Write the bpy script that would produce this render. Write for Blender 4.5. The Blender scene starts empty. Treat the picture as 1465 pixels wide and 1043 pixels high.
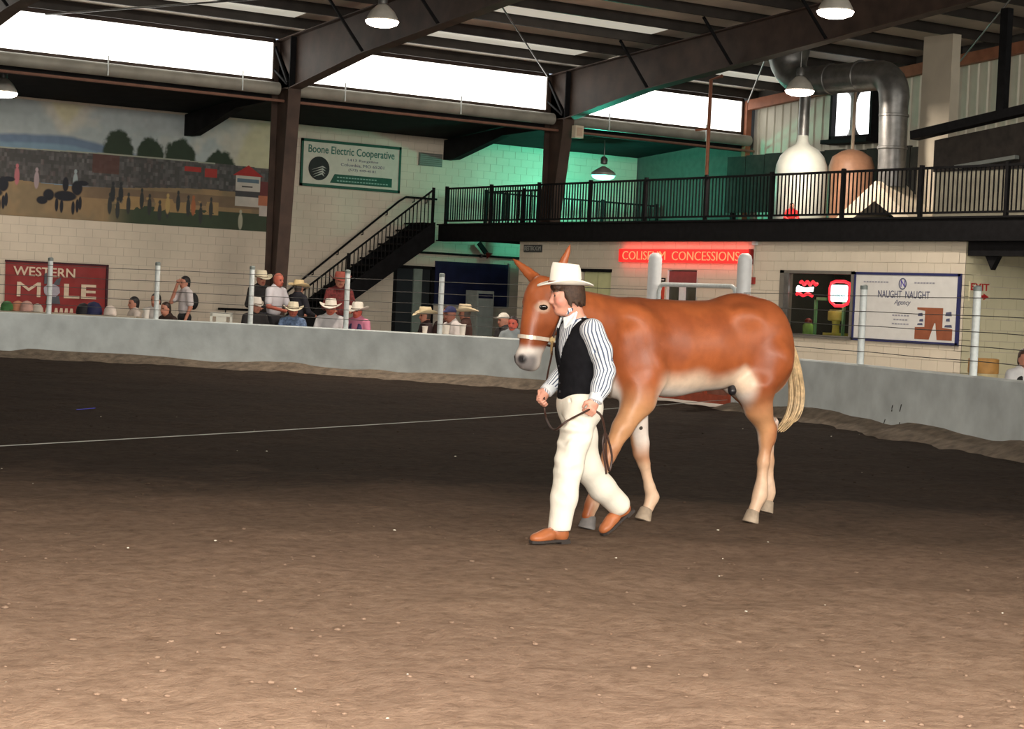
import bpy, bmesh, math, random
import numpy as np
from mathutils import Vector, Matrix
random.seed(7); rng = np.random.default_rng(7)
scene = bpy.context.scene
COL = scene.collection

# ------------------------------------------------------------------ camera
TH, PIT, ROL, FPX, HC = math.radians(34.3), math.atan(91/2750), math.atan(.045), 2750.0, 1.55
F_ = np.array([math.sin(TH), math.cos(TH), 0]); R_ = np.array([math.cos(TH), -math.sin(TH), 0]); Z_ = np.array([0, 0, 1.0])
f0 = F_*math.cos(PIT)-Z_*math.sin(PIT); u0 = F_*math.sin(PIT)+Z_*math.cos(PIT)
rt = R_*math.cos(ROL)+u0*math.sin(ROL); upv = -R_*math.sin(ROL)+u0*math.cos(ROL)
CAM = np.array([0, 0, HC])
def on_plane(x, y, ax, v):
    d = f0+rt*(x-732.5)/FPX-upv*(y-521.5)/FPX
    return CAM+d*((v-CAM[ax])/d[ax])
def px_of(p):
    q = np.array(p)-CAM; z = q@f0
    return 732.5+FPX*(q@rt)/z, 521.5-FPX*(q@upv)/z
cd = bpy.data.cameras.new('camera'); cam = bpy.data.objects.new('camera', cd); COL.objects.link(cam)
cd.sensor_width = 36; cd.lens = FPX/1465*36; cd.clip_end = 300
m = Matrix.Identity(4)
for i in range(3):
    m[i][0], m[i][1], m[i][2], m[i][3] = rt[i], upv[i], -f0[i], CAM[i]
cam.matrix_world = m
scene.camera = cam

# ------------------------------------------------------------------ world, light, exposure
w = bpy.data.worlds.new('world'); scene.world = w; w.use_nodes = True
w.node_tree.nodes['Background'].inputs[0].default_value = (.75, .85, 1, 1)
w.node_tree.nodes['Background'].inputs[1].default_value = 1.0
scene.view_settings.view_transform = 'Standard'; scene.view_settings.look = 'None'
scene.view_settings.exposure = 0.0; scene.view_settings.gamma = 1; scene.view_settings.use_curve_mapping = False
scene.cycles.max_bounces = 6; scene.cycles.diffuse_bounces = 3; scene.cycles.sample_clamp_indirect = 6

def light(name, kind, loc, energy, color, size=.1, direction=None, size_y=None):
    ld = bpy.data.lights.new(name, kind); ld.energy = energy; ld.color = color
    if kind == 'AREA':
        ld.size = size
        if size_y: ld.shape = 'RECTANGLE'; ld.size_y = size_y
        else: ld.shape = 'DISK'
    else: ld.shadow_soft_size = size
    o = bpy.data.objects.new(name, ld); COL.objects.link(o); o.location = loc
    if direction is not None: o.rotation_euler = Vector(direction).to_track_quat('-Z', 'Y').to_euler()
    return o
# the photographer's flash, just above the lens
fl = light('camera_flash', 'POINT', tuple(CAM+upv*.30-rt*.05+f0*.02), 3700, (1, .95, .88), .035)
# added fill light, unseen under the opposite eave, to brighten barrier and walls
light('opposite_eave_fill', 'AREA', (8, -10.2, 6.4), 8500, (1, .93, .82), 52, (.12, 1, -.13), 2.2)

# ------------------------------------------------------------------ materials
MATS = {}
def M(name, col=(.5, .5, .5), rough=.6, metal=0., vary=.12, scale=6., bump=0., bscale=40., emit=None, attr=None, spec=.4, coat=0., sheen=0., detail=4):
    if name in MATS: return MATS[name]
    mt = bpy.data.materials.new(name); mt.use_nodes = True; nt = mt.node_tree; N = nt.nodes; L = nt.links
    b = N['Principled BSDF']
    b.inputs['Roughness'].default_value = rough; b.inputs['Metallic'].default_value = metal
    b.inputs['Specular IOR Level'].default_value = spec
    if coat: b.inputs['Coat Weight'].default_value = coat
    if sheen: b.inputs['Sheen Weight'].default_value = sheen
    tc = N.new('ShaderNodeTexCoord')
    nz = N.new('ShaderNodeTexNoise'); nz.inputs['Scale'].default_value = scale; nz.inputs['Detail'].default_value = detail
    L.new(tc.outputs['Object'], nz.inputs['Vector'])
    mr = N.new('ShaderNodeMapRange'); mr.inputs[1].default_value = .3; mr.inputs[2].default_value = .7
    mr.inputs[3].default_value = 1-vary; mr.inputs[4].default_value = 1+vary
    L.new(nz.outputs['Fac'], mr.inputs[0])
    mx = N.new('ShaderNodeMix'); mx.data_type = 'RGBA'; mx.blend_type = 'MULTIPLY'; mx.inputs[0].default_value = 1
    mx.inputs[6].default_value = (*col, 1)
    if attr:
        at = N.new('ShaderNodeAttribute'); at.attribute_name = attr; L.new(at.outputs['Color'], mx.inputs[6])
    L.new(mr.outputs[0], mx.inputs[7]); L.new(mx.outputs[2], b.inputs['Base Color'])
    if bump:
        n2 = N.new('ShaderNodeTexNoise'); n2.inputs['Scale'].default_value = bscale; n2.inputs['Detail'].default_value = 6
        L.new(tc.outputs['Object'], n2.inputs['Vector'])
        bp = N.new('ShaderNodeBump'); bp.inputs['Strength'].default_value = bump; bp.inputs['Distance'].default_value = .02
        L.new(n2.outputs['Fac'], bp.inputs['Height']); L.new(bp.outputs[0], b.inputs['Normal'])
    if emit:
        b.inputs['Emission Color'].default_value = (*emit[0], 1); b.inputs['Emission Strength'].default_value = emit[1]
    MATS[name] = mt
    return mt

# ------------------------------------------------------------------ objects
OFF = {}
def tag(o, label=None, cat=None, group=None, kind=None):
    if label: o['label'] = label
    if cat: o['category'] = cat
    if group: o['group'] = group
    if kind: o['kind'] = kind
    return o
def thing(name, loc, label=None, cat=None, group=None, kind=None):
    o = bpy.data.objects.new(name, None); COL.objects.link(o); o.location = loc; o.empty_display_size = .1
    OFF[o.name] = np.array(loc, float)
    return tag(o, label, cat, group, kind)
def link(name, me, parent=None, loc=None):
    o = bpy.data.objects.new(name, me); COL.objects.link(o)
    po = OFF[parent.name] if parent else np.zeros(3)
    if parent: o.parent = parent
    if loc is not None: o.location = tuple(np.array(loc)-po); OFF[o.name] = np.array(loc, float)
    else: OFF[o.name] = po
    return o
def mesh_of(name, V, Fc, mat, smooth=False, off=None):
    V = np.asarray(V, float)
    if off is not None: V = V-off
    me = bpy.data.meshes.new(name)
    if isinstance(Fc, np.ndarray):
        n, k = Fc.shape
        me.vertices.add(len(V)); me.vertices.foreach_set('co', V.astype(np.float32).ravel())
        me.loops.add(n*k); me.loops.foreach_set('vertex_index', Fc.astype(np.int32).ravel())
        me.polygons.add(n); me.polygons.foreach_set('loop_start', np.arange(0, n*k, k, dtype=np.int32))
        me.update(calc_edges=True)
    else:
        me.from_pydata([tuple(v) for v in V], [], Fc); me.update()
    if smooth: me.polygons.foreach_set('use_smooth', np.ones(len(me.polygons), bool))
    if mat: me.materials.append(mat)
    return me
class MB:
    """collects boxes, bars, tubes and prisms in world coordinates into one mesh"""
    def __init__(s): s.V = []; s.F = []; s.smooth = False
    def add(s, V, F):
        n = len(s.V); s.V += [tuple(map(float, v)) for v in V]; s.F += [tuple(i+n for i in f) for f in F]; return s
    def box(s, a, b):
        x0, y0, z0 = [min(p, q) for p, q in zip(a, b)]; x1, y1, z1 = [max(p, q) for p, q in zip(a, b)]
        return s.add([(x0,y0,z0),(x1,y0,z0),(x1,y1,z0),(x0,y1,z0),(x0,y0,z1),(x1,y0,z1),(x1,y1,z1),(x0,y1,z1)],
                     [(0,3,2,1),(4,5,6,7),(0,1,5,4),(1,2,6,5),(2,3,7,6),(3,0,4,7)])
    def bar(s, p, q, wd, ht, up=(0, 0, 1)):
        p, q, up = map(lambda v: np.array(v, float), (p, q, up)); d = q-p; d /= np.linalg.norm(d)
        a = np.cross(d, up); a /= np.linalg.norm(a); c = np.cross(a, d)
        V = [e+a*sx*wd/2+c*sz*ht/2 for e in (p, q) for sx, sz in ((-1,-1),(1,-1),(1,1),(-1,1))]
        return s.add(V, [(0,1,2,3),(7,6,5,4),(0,4,5,1),(1,5,6,2),(2,6,7,3),(3,7,4,0)])
    def tube(s, P, r, n=10, cap=True):
        P = [np.array(p, float) for p in P]; k = len(P); rr = r if hasattr(r, '__len__') else [r]*k
        base = len(s.V); V = []
        ref = None
        for i in range(k):
            d = P[min(i+1, k-1)]-P[max(i-1, 0)]; d = d/(np.linalg.norm(d)+1e-9)
            if ref is None: ref = np.array([0, 0, 1.]) if abs(d[2]) < .9 else np.array([1., 0, 0])
            a = np.cross(d, ref); a /= np.linalg.norm(a); c = np.cross(a, d); ref = c
            for j in range(n):
                t = 2*math.pi*j/n; V.append(P[i]+rr[i]*(a*math.cos(t)+c*math.sin(t)))
        Fc = [(i*n+j, i*n+(j+1) % n, (i+1)*n+(j+1) % n, (i+1)*n+j) for i in range(k-1) for j in range(n)]
        if cap: Fc += [tuple(range(n-1, -1, -1)), tuple((k-1)*n+j for j in range(n))]
        return s.add(V, Fc)
    def lathe(s, prof, c, n=20, axis=None):
        V = []; k = len(prof)
        ax = np.array(axis if axis is not None else (0, 0, 1.), float); ax /= np.linalg.norm(ax)
        a = np.cross(ax, (1., 0, 0) if abs(ax[0]) < .9 else (0, 1., 0)); a /= np.linalg.norm(a); b = np.cross(ax, a)
        for r, z in prof:
            for j in range(n):
                t = 2*math.pi*j/n; V.append(np.array(c)+ax*z+r*(a*math.cos(t)+b*math.sin(t)))
        Fc = [(i*n+j, i*n+(j+1) % n, (i+1)*n+(j+1) % n, (i+1)*n+j) for i in range(k-1) for j in range(n)]
        Fc += [tuple(range(n-1, -1, -1)), tuple((k-1)*n+j for j in range(n))]
        return s.add(V, Fc)
    def prism(s, poly, o, eu, ev, en, t):
        """polygon in (u,v) at origin o, thickness t along en"""
        o, eu, ev, en = [np.array(v, float) for v in (o, eu, ev, en)]; n = len(poly)
        V = [o+eu*u+ev*v for u, v in poly]+[o+eu*u+ev*v+en*t for u, v in poly]
        return s.add(V, [tuple(range(n-1, -1, -1)), tuple(range(n, 2*n))]+[(i, (i+1) % n, n+(i+1) % n, n+i) for i in range(n)])
    def build(s, name, mat, parent=None, smooth=None):
        off = OFF[parent.name] if parent else None
        me = mesh_of(name, s.V, s.F, mat, False, off)
        bm = bmesh.new(); bm.from_mesh(me); bmesh.ops.recalc_face_normals(bm, faces=bm.faces); bm.to_mesh(me); bm.free()
        if s.smooth or smooth:
            me.polygons.foreach_set('use_smooth', np.ones(len(me.polygons), bool)); me.set_sharp_from_angle(angle=math.radians(40))
        return link(name, me, parent)
def part(name, mat, parent, fn, smooth=False):
    b = MB(); fn(b); return b.build(name, mat, parent, smooth)
def box(name, mat, parent, a, b): return MB().box(a, b).build(name, mat, parent)
def struct(o): o['kind'] = 'structure'; return o

def text(name, body, mat, parent, o, eu, ev, rect, depth=.006, shear=0, bold=0, space=1.0):
    """lettering fitted into rect=(u0,v0,u1,v1) on the plane o + u*eu + v*ev, raised by depth towards eu x ev"""
    cu = bpy.data.curves.new(name, 'FONT'); cu.body = body; cu.shear = shear; cu.offset = bold; cu.space_character = space; cu.resolution_u = 3
    to = bpy.data.objects.new(name, cu); COL.objects.link(to)
    bpy.context.view_layer.update()
    me = bpy.data.meshes.new_from_object(to.evaluated_get(bpy.context.evaluated_depsgraph_get()))
    bpy.data.objects.remove(to); 
    V = np.array([v.co for v in me.vertices]); lo, hi = V.min(0), V.max(0)
    u = rect[0]+(V[:, 0]-lo[0])/(hi[0]-lo[0])*(rect[2]-rect[0]); v = rect[1]+(V[:, 1]-lo[1])/(hi[1]-lo[1])*(rect[3]-rect[1])
    o, eu, ev = [np.array(q, float) for q in (o, eu, ev)]; en = np.cross(eu, ev)
    P = o+np.outer(u, eu)+np.outer(v, ev)+en*depth
    Fc = [tuple(p.vertices) for p in me.polygons]; bpy.data.meshes.remove(me)
    n = len(P); bnd = {}
    for f in Fc:
        for i in range(len(f)): bnd[(f[i], f[(i+1) % len(f)])] = 1
    side = [(b, a, a+n, b+n) for a, b in bnd if (b, a) not in bnd]
    V2 = np.vstack([P, P-en*depth])
    return link(name, mesh_of(name, V2, Fc+side, mat, False, OFF[parent.name] if parent else None), parent)

# ------------------------------------------------------------------ implicit-surface kit for bodies and cloth
def norm(v): v = np.array(v, float); return v/np.linalg.norm(v)
class SDF:
    def __init__(s, lo, hi, res):
        s.lo = np.array(lo, float); s.res = res
        n = np.ceil((np.array(hi)-s.lo)/res).astype(int)+1
        s.n = n; s.ax = [(s.lo[i]+np.arange(n[i])*res).astype(np.float32) for i in range(3)]
        s.D = np.full(tuple(n), 1., np.float32)
    def _sl(s, lo, hi):
        a = np.clip(np.floor((lo-s.lo)/s.res).astype(int), 0, s.n); b = np.clip(np.ceil((hi-s.lo)/s.res).astype(int)+1, 0, s.n)
        sl = tuple(slice(a[i], b[i]) for i in range(3))
        return sl, s.ax[0][sl[0]][:, None, None], s.ax[1][sl[1]][None, :, None], s.ax[2][sl[2]][None, None, :]
    def _mix(s, sl, d, k, sub=False):
        a = s.D[sl]
        if a.size == 0: return
        if sub:
            d = -d; h = np.clip(k-np.abs(a-d), 0, None)/k; s.D[sl] = np.maximum(a, d)+h*h*k*.25
        else:
            h = np.clip(k-np.abs(a-d), 0, None)/k; s.D[sl] = np.minimum(a, d)-h*h*k*.25
    def cone(s, p, q, r0, r1, k=.03, sub=False):
        p, q = np.array(p, float), np.array(q, float); mr = max(r0, r1)+k+2.5*s.res
        sl, X, Y, Z = s._sl(np.minimum(p, q)-mr, np.maximum(p, q)+mr)
        d = q-p; L = d@d+1e-12
        t = np.clip(((X-p[0])*d[0]+(Y-p[1])*d[1]+(Z-p[2])*d[2])/L, 0, 1)
        dd = np.sqrt((X-p[0]-t*d[0])**2+(Y-p[1]-t*d[1])**2+(Z-p[2]-t*d[2])**2)-(r0+(r1-r0)*t)
        s._mix(sl, dd.astype(np.float32), k, sub); return s
    def chain(s, P, R, k=.03):
        for i in range(len(P)-1): s.cone(P[i], P[i+1], R[i], R[i+1], k)
        return s
    def ell(s, c, r, k=.03, rot=None, sub=False):
        c, r = np.array(c, float), np.array(r, float); mr = r.max()+k+2.5*s.res if rot is not None else r+k+2.5*s.res
        sl, X, Y, Z = s._sl(c-mr, c+mr); x, y, z = X-c[0], Y-c[1], Z-c[2]
        if rot is not None:
            A = np.array(rot, float); x, y, z = [A[i][0]*x+A[i][1]*y+A[i][2]*z for i in range(3)]
        k0 = np.sqrt((x/r[0])**2+(y/r[1])**2+(z/r[2])**2); k1 = np.sqrt((x/r[0]**2)**2+(y/r[1]**2)**2+(z/r[2]**2)**2)
        s._mix(sl, (k0*(k0-1)/np.maximum(k1, 1e-6)).astype(np.float32), k, sub); return s
    def clip(s, fn):
        """keep only where fn(X,Y,Z) < 0"""
        s.D = np.maximum(s.D, fn(s.ax[0][:, None, None], s.ax[1][None, :, None], s.ax[2][None, None, :]).astype(np.float32)); return s
    def nets(s):
        D = s.D; I_ = D < 0
        c = np.zeros(tuple(s.n-1), np.int8)
        for a in (0, 1):
            for b in (0, 1):
                for e in (0, 1): c += I_[a:s.n[0]-1+a, b:s.n[1]-1+b, e:s.n[2]-1+e]
        mk = (c > 0) & (c < 8); idx = np.full(mk.shape, -1, np.int32); I, J, K = np.nonzero(mk); idx[mk] = np.arange(len(I))
        pos = np.zeros((len(I), 3)); cnt = np.zeros(len(I))
        cs = [(a, b, e) for a in (0, 1) for b in (0, 1) for e in (0, 1)]
        for p in cs:
            for q in cs:
                if sum(q)-sum(p) == 1 and all(y >= x for x, y in zip(p, q)):
                    va = D[I+p[0], J+p[1], K+p[2]]; vb = D[I+q[0], J+q[1], K+q[2]]; x = (va < 0) != (vb < 0)
                    t = np.where(x, va/np.where(x, va-vb, 1), 0)
                    for ax in range(3): pos[:, ax] += np.where(x, p[ax]+t*(q[ax]-p[ax]), 0)
                    cnt += x
        V = s.lo+(np.stack([I, J, K], 1)+pos/cnt[:, None])*s.res
        Q = []
        for ax in range(3):
            b, e = (ax+1) % 3, (ax+2) % 3
            s0 = [slice(None)]*3; s1 = [slice(None)]*3; s0[ax] = slice(0, -1); s1[ax] = slice(1, None)
            A = I_[tuple(s0)]; B = I_[tuple(s1)]; E = np.stack(np.nonzero(A != B), 1)
            E = E[(E[:, b] > 0) & (E[:, e] > 0) & (E[:, b] < s.n[b]-1) & (E[:, e] < s.n[e]-1)]
            def cell(db, de):
                P = E.copy(); P[:, b] += db; P[:, e] += de; return idx[P[:, 0], P[:, 1], P[:, 2]]
            q = np.stack([cell(-1, -1), cell(0, -1), cell(0, 0), cell(-1, 0)], 1)
            fl_ = ~A[E[:, 0], E[:, 1], E[:, 2]]; q[fl_] = q[fl_][:, ::-1]; Q.append(q)
        return V, np.vstack(Q)
    def obj(s, name, mat, parent, xf=None, color=None, attr=None, smooth_it=1):
        V, Q = s.nets()
        for _ in range(smooth_it):       # light relaxation
            acc = np.zeros_like(V); n = np.zeros(len(V))
            for a, b in ((0, 1), (1, 2), (2, 3), (3, 0)):
                np.add.at(acc, Q[:, a], V[Q[:, b]]); np.add.at(n, Q[:, a], 1)
            V = V*.4+.6*acc/np.maximum(n, 1)[:, None]
        L = V
        if xf is not None: V = xf(V)
        me = mesh_of(name, V, Q, mat, True, OFF[parent.name] if parent else None)
        if color is not None:
            ca = me.color_attributes.new('Col', 'FLOAT_COLOR', 'POINT'); c = np.ones((len(V), 4), np.float32); c[:, :3] = color(L)
            ca.data.foreach_set('color', c.ravel())
        if attr is not None:
            fa = me.attributes.new('phase', 'FLOAT', 'POINT'); fa.data.foreach_set('value', attr(L).astype(np.float32))
        return link(name, me, parent)
def sstep(a, b, x): t = np.clip((x-a)/(b-a), 0, 1); return t*t*(3-2*t)
def lerpc(c0, c1, t): return np.asarray(c0)*(1-t[:, None])+np.asarray(c1)*t[:, None]

# ================================================================== THE SETTING
def blockwall(name, o, eu, en, U, H, holes, mat, jm, blocks=True):
    """painted block wall: backing with holes plus every block standing proud of its joints"""
    o, eu, en = [np.array(v, float) for v in (o, eu, en)]; ez = np.array([0, 0, 1.])
    def cut(rects, h):
        out = []
        for a, b, c, d in rects:
            if h[0] >= c or h[2] <= a or h[1] >= d or h[3] <= b: out.append((a, b, c, d)); continue
            if h[0] > a: out.append((a, b, h[0], d))
            if h[2] < c: out.append((h[2], b, c, d))
            x0, x1 = max(a, h[0]), min(c, h[2])
            if h[1] > b: out.append((x0, b, x1, h[1]))
            if h[3] < d: out.append((x0, h[3], x1, d))
        return out
    def slab(B, r, d0, d1):
        a, b, c, d = r
        B.add([o+eu*u+ez*v+en*t for t in (d0, d1) for u, v in ((a, b), (c, b), (c, d), (a, d))],
              [(3,2,1,0),(4,5,6,7),(0,1,5,4),(1,2,6,5),(2,3,7,6),(3,0,4,7)])
    rects = [(0, 0, U, H)]
    for h in holes: rects = cut(rects, h)
    B = MB()
    for r in rects: slab(B, r, -.2, 0)
    w_ = struct(B.build(name, jm))
    if blocks:
        B = MB(); row = 0; z = 0.
        while z < H-.05:
            u = -.2 if row % 2 else 0.
            while u < U:
                rs = [(max(u, 0)+.005, z+.005, min(u+.4, U)-.005, min(z+.2, H)-.005)]
                for h in holes: rs = cut(rs, h)
                for r in rs:
                    if r[2]-r[0] > .02 and r[3]-r[1] > .02: slab(B, r, 0, .007)
                u += .4
            z += .2; row += 1
        OFF.setdefault(w_.name, np.zeros(3))
        b_ = B.build('block_courses', mat, w_); b_['kind'] = 'stuff'
    return w_
m_wall = M('painted_block', (.63, .56, .46), .75, vary=.07, scale=1.3, bump=.08, bscale=60)
m_joint = M('painted_joint', (.50, .45, .37), .85, vary=.08, scale=2)
m_conc = M('concession_block', (.66, .60, .49), .7, vary=.06, scale=1.2, bump=.08, bscale=60)
m_black = M('black_steel', (.008, .008, .009), .7, vary=.3, scale=8, spec=.12)
m_steel = M('rust_primer_steel', (.052, .032, .024), .6, vary=.35, scale=2.5, bump=.1, bscale=15)
m_purlin = M('purlin_steel', (.028, .023, .020), .6, vary=.3, scale=3)
m_liner = M('roof_liner', (.66, .59, .51), .7, vary=.15, scale=1.2, bump=.1, bscale=5)
m_dark = M('dark_soffit', (.012, .012, .013), .85, vary=.3, scale=3, spec=.1)
m_galv = M('galvanised', (.20, .20, .195), .42, .75, vary=.25, scale=5)
m_white = M('white_paint', (.74, .76, .77), .45, vary=.06, scale=9)
m_glow = M('translucent_panel', (.85, .85, .8), .5, emit=((1, .97, .9), 3.2))
m_sky = M('skylight_panel', (.6, .58, .5), .5, vary=.25, scale=.7, emit=((1, .94, .78), .42))

# ---- dirt
md = bpy.data.materials.new('arena_dirt'); md.use_nodes = True
nt = md.node_tree; N = nt.nodes; L = nt.links; pb = N['Principled BSDF']; pb.inputs['Roughness'].default_value = .95; pb.inputs['Specular IOR Level'].default_value = .1
tc = N.new('ShaderNodeTexCoord')
def noise(sc, det=6, rough=.6, stretch=None):
    n = N.new('ShaderNodeTexNoise'); n.inputs['Scale'].default_value = sc; n.inputs['Detail'].default_value = det; n.inputs['Roughness'].default_value = rough
    if stretch:
        mp = N.new('ShaderNodeMapping'); mp.inputs['Scale'].default_value = stretch; mp.inputs['Rotation'].default_value = (0, 0, math.radians(-40))
        L.new(tc.outputs['Object'], mp.inputs[0]); L.new(mp.outputs[0], n.inputs['Vector'])
    else: L.new(tc.outputs['Object'], n.inputs['Vector'])
    return n
def ramp(src, stops):
    r = N.new('ShaderNodeValToRGB'); e = r.color_ramp.elements
    while len(e) < len(stops): e.new(.5)
    for i, (p, c) in enumerate(stops): e[i].position = p; e[i].color = (*c, 1)
    L.new(src, r.inputs[0]); return r
big = noise(.55, 5, .6); fine = noise(9, 8, .72); clod = noise(38, 5, .7)
dirt_lit = ramp(fine.outputs['Fac'], [(.25, (.25, .165, .115)), (.5, (.45, .315, .23)), (.75, (.60, .44, .33))])
dirt_dim = ramp(fine.outputs['Fac'], [(.25, (.016, .012, .009)), (.55, (.040, .029, .022)), (.8, (.07, .052, .039))])
# flash falloff put into the dirt colour: light near the camera, dark outwards, ragged edge
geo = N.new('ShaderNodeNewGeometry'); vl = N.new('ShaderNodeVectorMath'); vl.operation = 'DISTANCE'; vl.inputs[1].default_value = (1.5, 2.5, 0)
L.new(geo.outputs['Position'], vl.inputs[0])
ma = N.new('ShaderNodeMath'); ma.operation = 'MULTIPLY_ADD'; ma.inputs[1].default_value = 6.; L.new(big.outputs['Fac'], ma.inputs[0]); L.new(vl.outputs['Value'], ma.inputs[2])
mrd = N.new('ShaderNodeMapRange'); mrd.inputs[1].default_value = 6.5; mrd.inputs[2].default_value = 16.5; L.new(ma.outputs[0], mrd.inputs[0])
mixd = N.new('ShaderNodeMix'); mixd.data_type = 'RGBA'; L.new(mrd.outputs[0], mixd.inputs[0]); L.new(dirt_lit.outputs[0], mixd.inputs[6]); L.new(dirt_dim.outputs[0], mixd.inputs[7])
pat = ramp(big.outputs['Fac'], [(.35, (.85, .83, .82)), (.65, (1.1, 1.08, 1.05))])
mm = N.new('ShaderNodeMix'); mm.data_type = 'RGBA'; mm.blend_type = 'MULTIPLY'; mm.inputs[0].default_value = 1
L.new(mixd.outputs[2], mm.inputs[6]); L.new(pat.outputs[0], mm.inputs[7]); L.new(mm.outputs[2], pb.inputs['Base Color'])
ad = N.new('ShaderNodeMath'); ad.operation = 'MULTIPLY_ADD'; ad.inputs[1].default_value = .35; L.new(clod.outputs['Fac'], ad.inputs[0]); L.new(fine.outputs['Fac'], ad.inputs[2])
bp = N.new('ShaderNodeBump'); bp.inputs['Strength'].default_value = .75; bp.inputs['Distance'].default_value = .06; L.new(ad.outputs[0], bp.inputs['Height']); L.new(bp.outputs[0], pb.inputs['Normal'])

BQ = [(5, 38.1), (10.5, 38.0), (13.05, 37.1), (15.0, 35.5), (16.8, 33.4), (18.3, 30.9), (19.4, 28.2), (20.0, 24.8), (19.6, 21.2), (18.75, 18.4), (17.5, 15.1), (16.0, 12.2), (13.6, 8.6)]
def catmull(P, n=12):
    P = [np.array(p, float) for p in P]; out = []
    for i in range(len(P)-1):
        a, b, c, d = P[max(i-1, 0)], P[i], P[i+1], P[min(i+2, len(P)-1)]
        for j in range(n):
            t = j/n; out.append(.5*((2*b)+(c-a)*t+(2*a-5*b+4*c-d)*t*t+(3*b-a-3*c+d)*t**3))
    return out+[P[-1]]
BC = np.array(catmull(BQ, 14))
BT = np.gradient(BC, axis=0); BT /= np.linalg.norm(BT, axis=1)[:, None]; BN = np.stack([BT[:, 1], -BT[:, 0]], 1)*-1     # towards the concourse
if (BN[60]@(BC[60]-np.array([5, 15]))) < 0: BN = -BN
def bary(px):          # index along the barrier that shows at image column px
    xs = np.array([px_of((p[0], p[1], .88))[0] for p in BC]); i = int(np.argmin(abs(xs-px))); return i
# dirt: a gently uneven sheet that ends under the barrier
gx = np.arange(-3, 20.6, .11); gy = np.arange(-2, 38.6, .11)
GX, GY = np.meshgrid(gx, gy, indexing='ij')
def vnoise(x, y, s, seed):
    g = np.random.default_rng(seed).random((128, 128)); u, v = x*s, y*s; i, j = np.floor(u).astype(int), np.floor(v).astype(int); a, b = u-i, v-j
    a, b = a*a*(3-2*a), b*b*(3-2*b); G = lambda p, q: g[p % 128, q % 128]
    return (G(i, j)*(1-a)+G(i+1, j)*a)*(1-b)+(G(i, j+1)*(1-a)+G(i+1, j+1)*a)*b
GZ = .035*(vnoise(GX, GY, .9, 1)-.5)+.03*(vnoise(GX, GY, 2.7, 2)-.5)+.016*(vnoise(GX, GY, 7.5, 3)-.5)
for fx, fy in [(7.15, 10.0), (7.8, 10.22), (7.93, 10.62), (8.66, 10.93), (9.43, 10.62), (9.88, 10.93)]:    # firm footing where feet stand
    GZ *= sstep(.1, .35, np.hypot(GX-fx, GY-fy))
poly = np.vstack([BC, [(13.6, -6), (-6, -6), (-6, 38.1)]])
def inside(px, py):
    c = np.zeros(px.shape, bool); j = len(poly)-1
    for i in range(len(poly)):
        xi, yi = poly[i]; xj, yj = poly[j]
        c ^= ((yi > py) != (yj > py)) & (px < (xj-xi)*(py-yi)/(yj-yi+1e-12)+xi); j = i
    return c
ix = np.arange(GX.size).reshape(GX.shape); quad = np.stack([ix[:-1, :-1], ix[1:, :-1], ix[1:, 1:], ix[:-1, 1:]], -1).reshape(-1, 4)
cx, cy = GX[:-1, :-1].ravel()+.055, GY[:-1, :-1].ravel()+.055
keep = inside(cx, cy); q = quad[keep]
us, inv = np.unique(q, return_inverse=True)
V = np.stack([GX.ravel(), GY.ravel(), GZ.ravel()], 1)[us]
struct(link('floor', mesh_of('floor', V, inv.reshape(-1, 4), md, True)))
m_slab = M('concourse_concrete', (.30, .28, .25), .8, vary=.15, scale=1.5, bump=.1)
struct(box('floor_concourse', m_slab, None, (-22, -10.6, -.3), (33.8, 43.6, -.04)))

# ---- loose clods and crumbs scattered over the dirt
ico = bmesh.new(); bmesh.ops.create_icosphere(ico, subdivisions=1, radius=1); icoV = np.array([v.co for v in ico.verts]); icoF = [tuple(v.index for v in f.verts) for f in ico.faces]; ico.free(); icoF = np.array(icoF)
def scatter(name, n, rmin, rmax, mat, label, seed, dmin=5., dmax=24.):
    r_ = np.random.default_rng(seed); Vs, Fs = [], []; c = 0
    while c < n:
        d = dmin*(dmax/dmin)**r_.random(); lat = (r_.random()-.5)*2*.30*d; p = F_*d+R_*lat
        if not inside(np.array([p[0]]), np.array([p[1]]))[0]: continue
        i, j = int((p[0]+3)/.11), int((p[1]+2)/.11); s = rmin+(rmax-rmin)*r_.random()**3
        v = icoV*(s*np.array([1+.6*r_.random(), 1+.6*r_.random(), .55]))*(1+.35*(r_.random((len(icoV), 1))-.5))
        a = r_.random()*6.28; v = v@np.array([[math.cos(a), -math.sin(a), 0], [math.sin(a), math.cos(a), 0], [0, 0, 1]])
        Vs.append(v+np.array([p[0], p[1], GZ[min(i, GZ.shape[0]-1), min(j, GZ.shape[1]-1)]+s*.2])); Fs.append(icoF+c*len(icoV)); c += 1
    o = link(name, mesh_of(name, np.vstack(Vs), np.vstack(Fs), mat)); tag(o, label, 'dirt', kind='stuff'); return o
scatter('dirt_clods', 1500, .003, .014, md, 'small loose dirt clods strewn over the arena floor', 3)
scatter('pale_chips', 60, .004, .010, M('pale_chip', (.7, .66, .55), .8), 'pale wood chips and flecks scattered on the brown dirt', 5, 5.5, 26)
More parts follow.
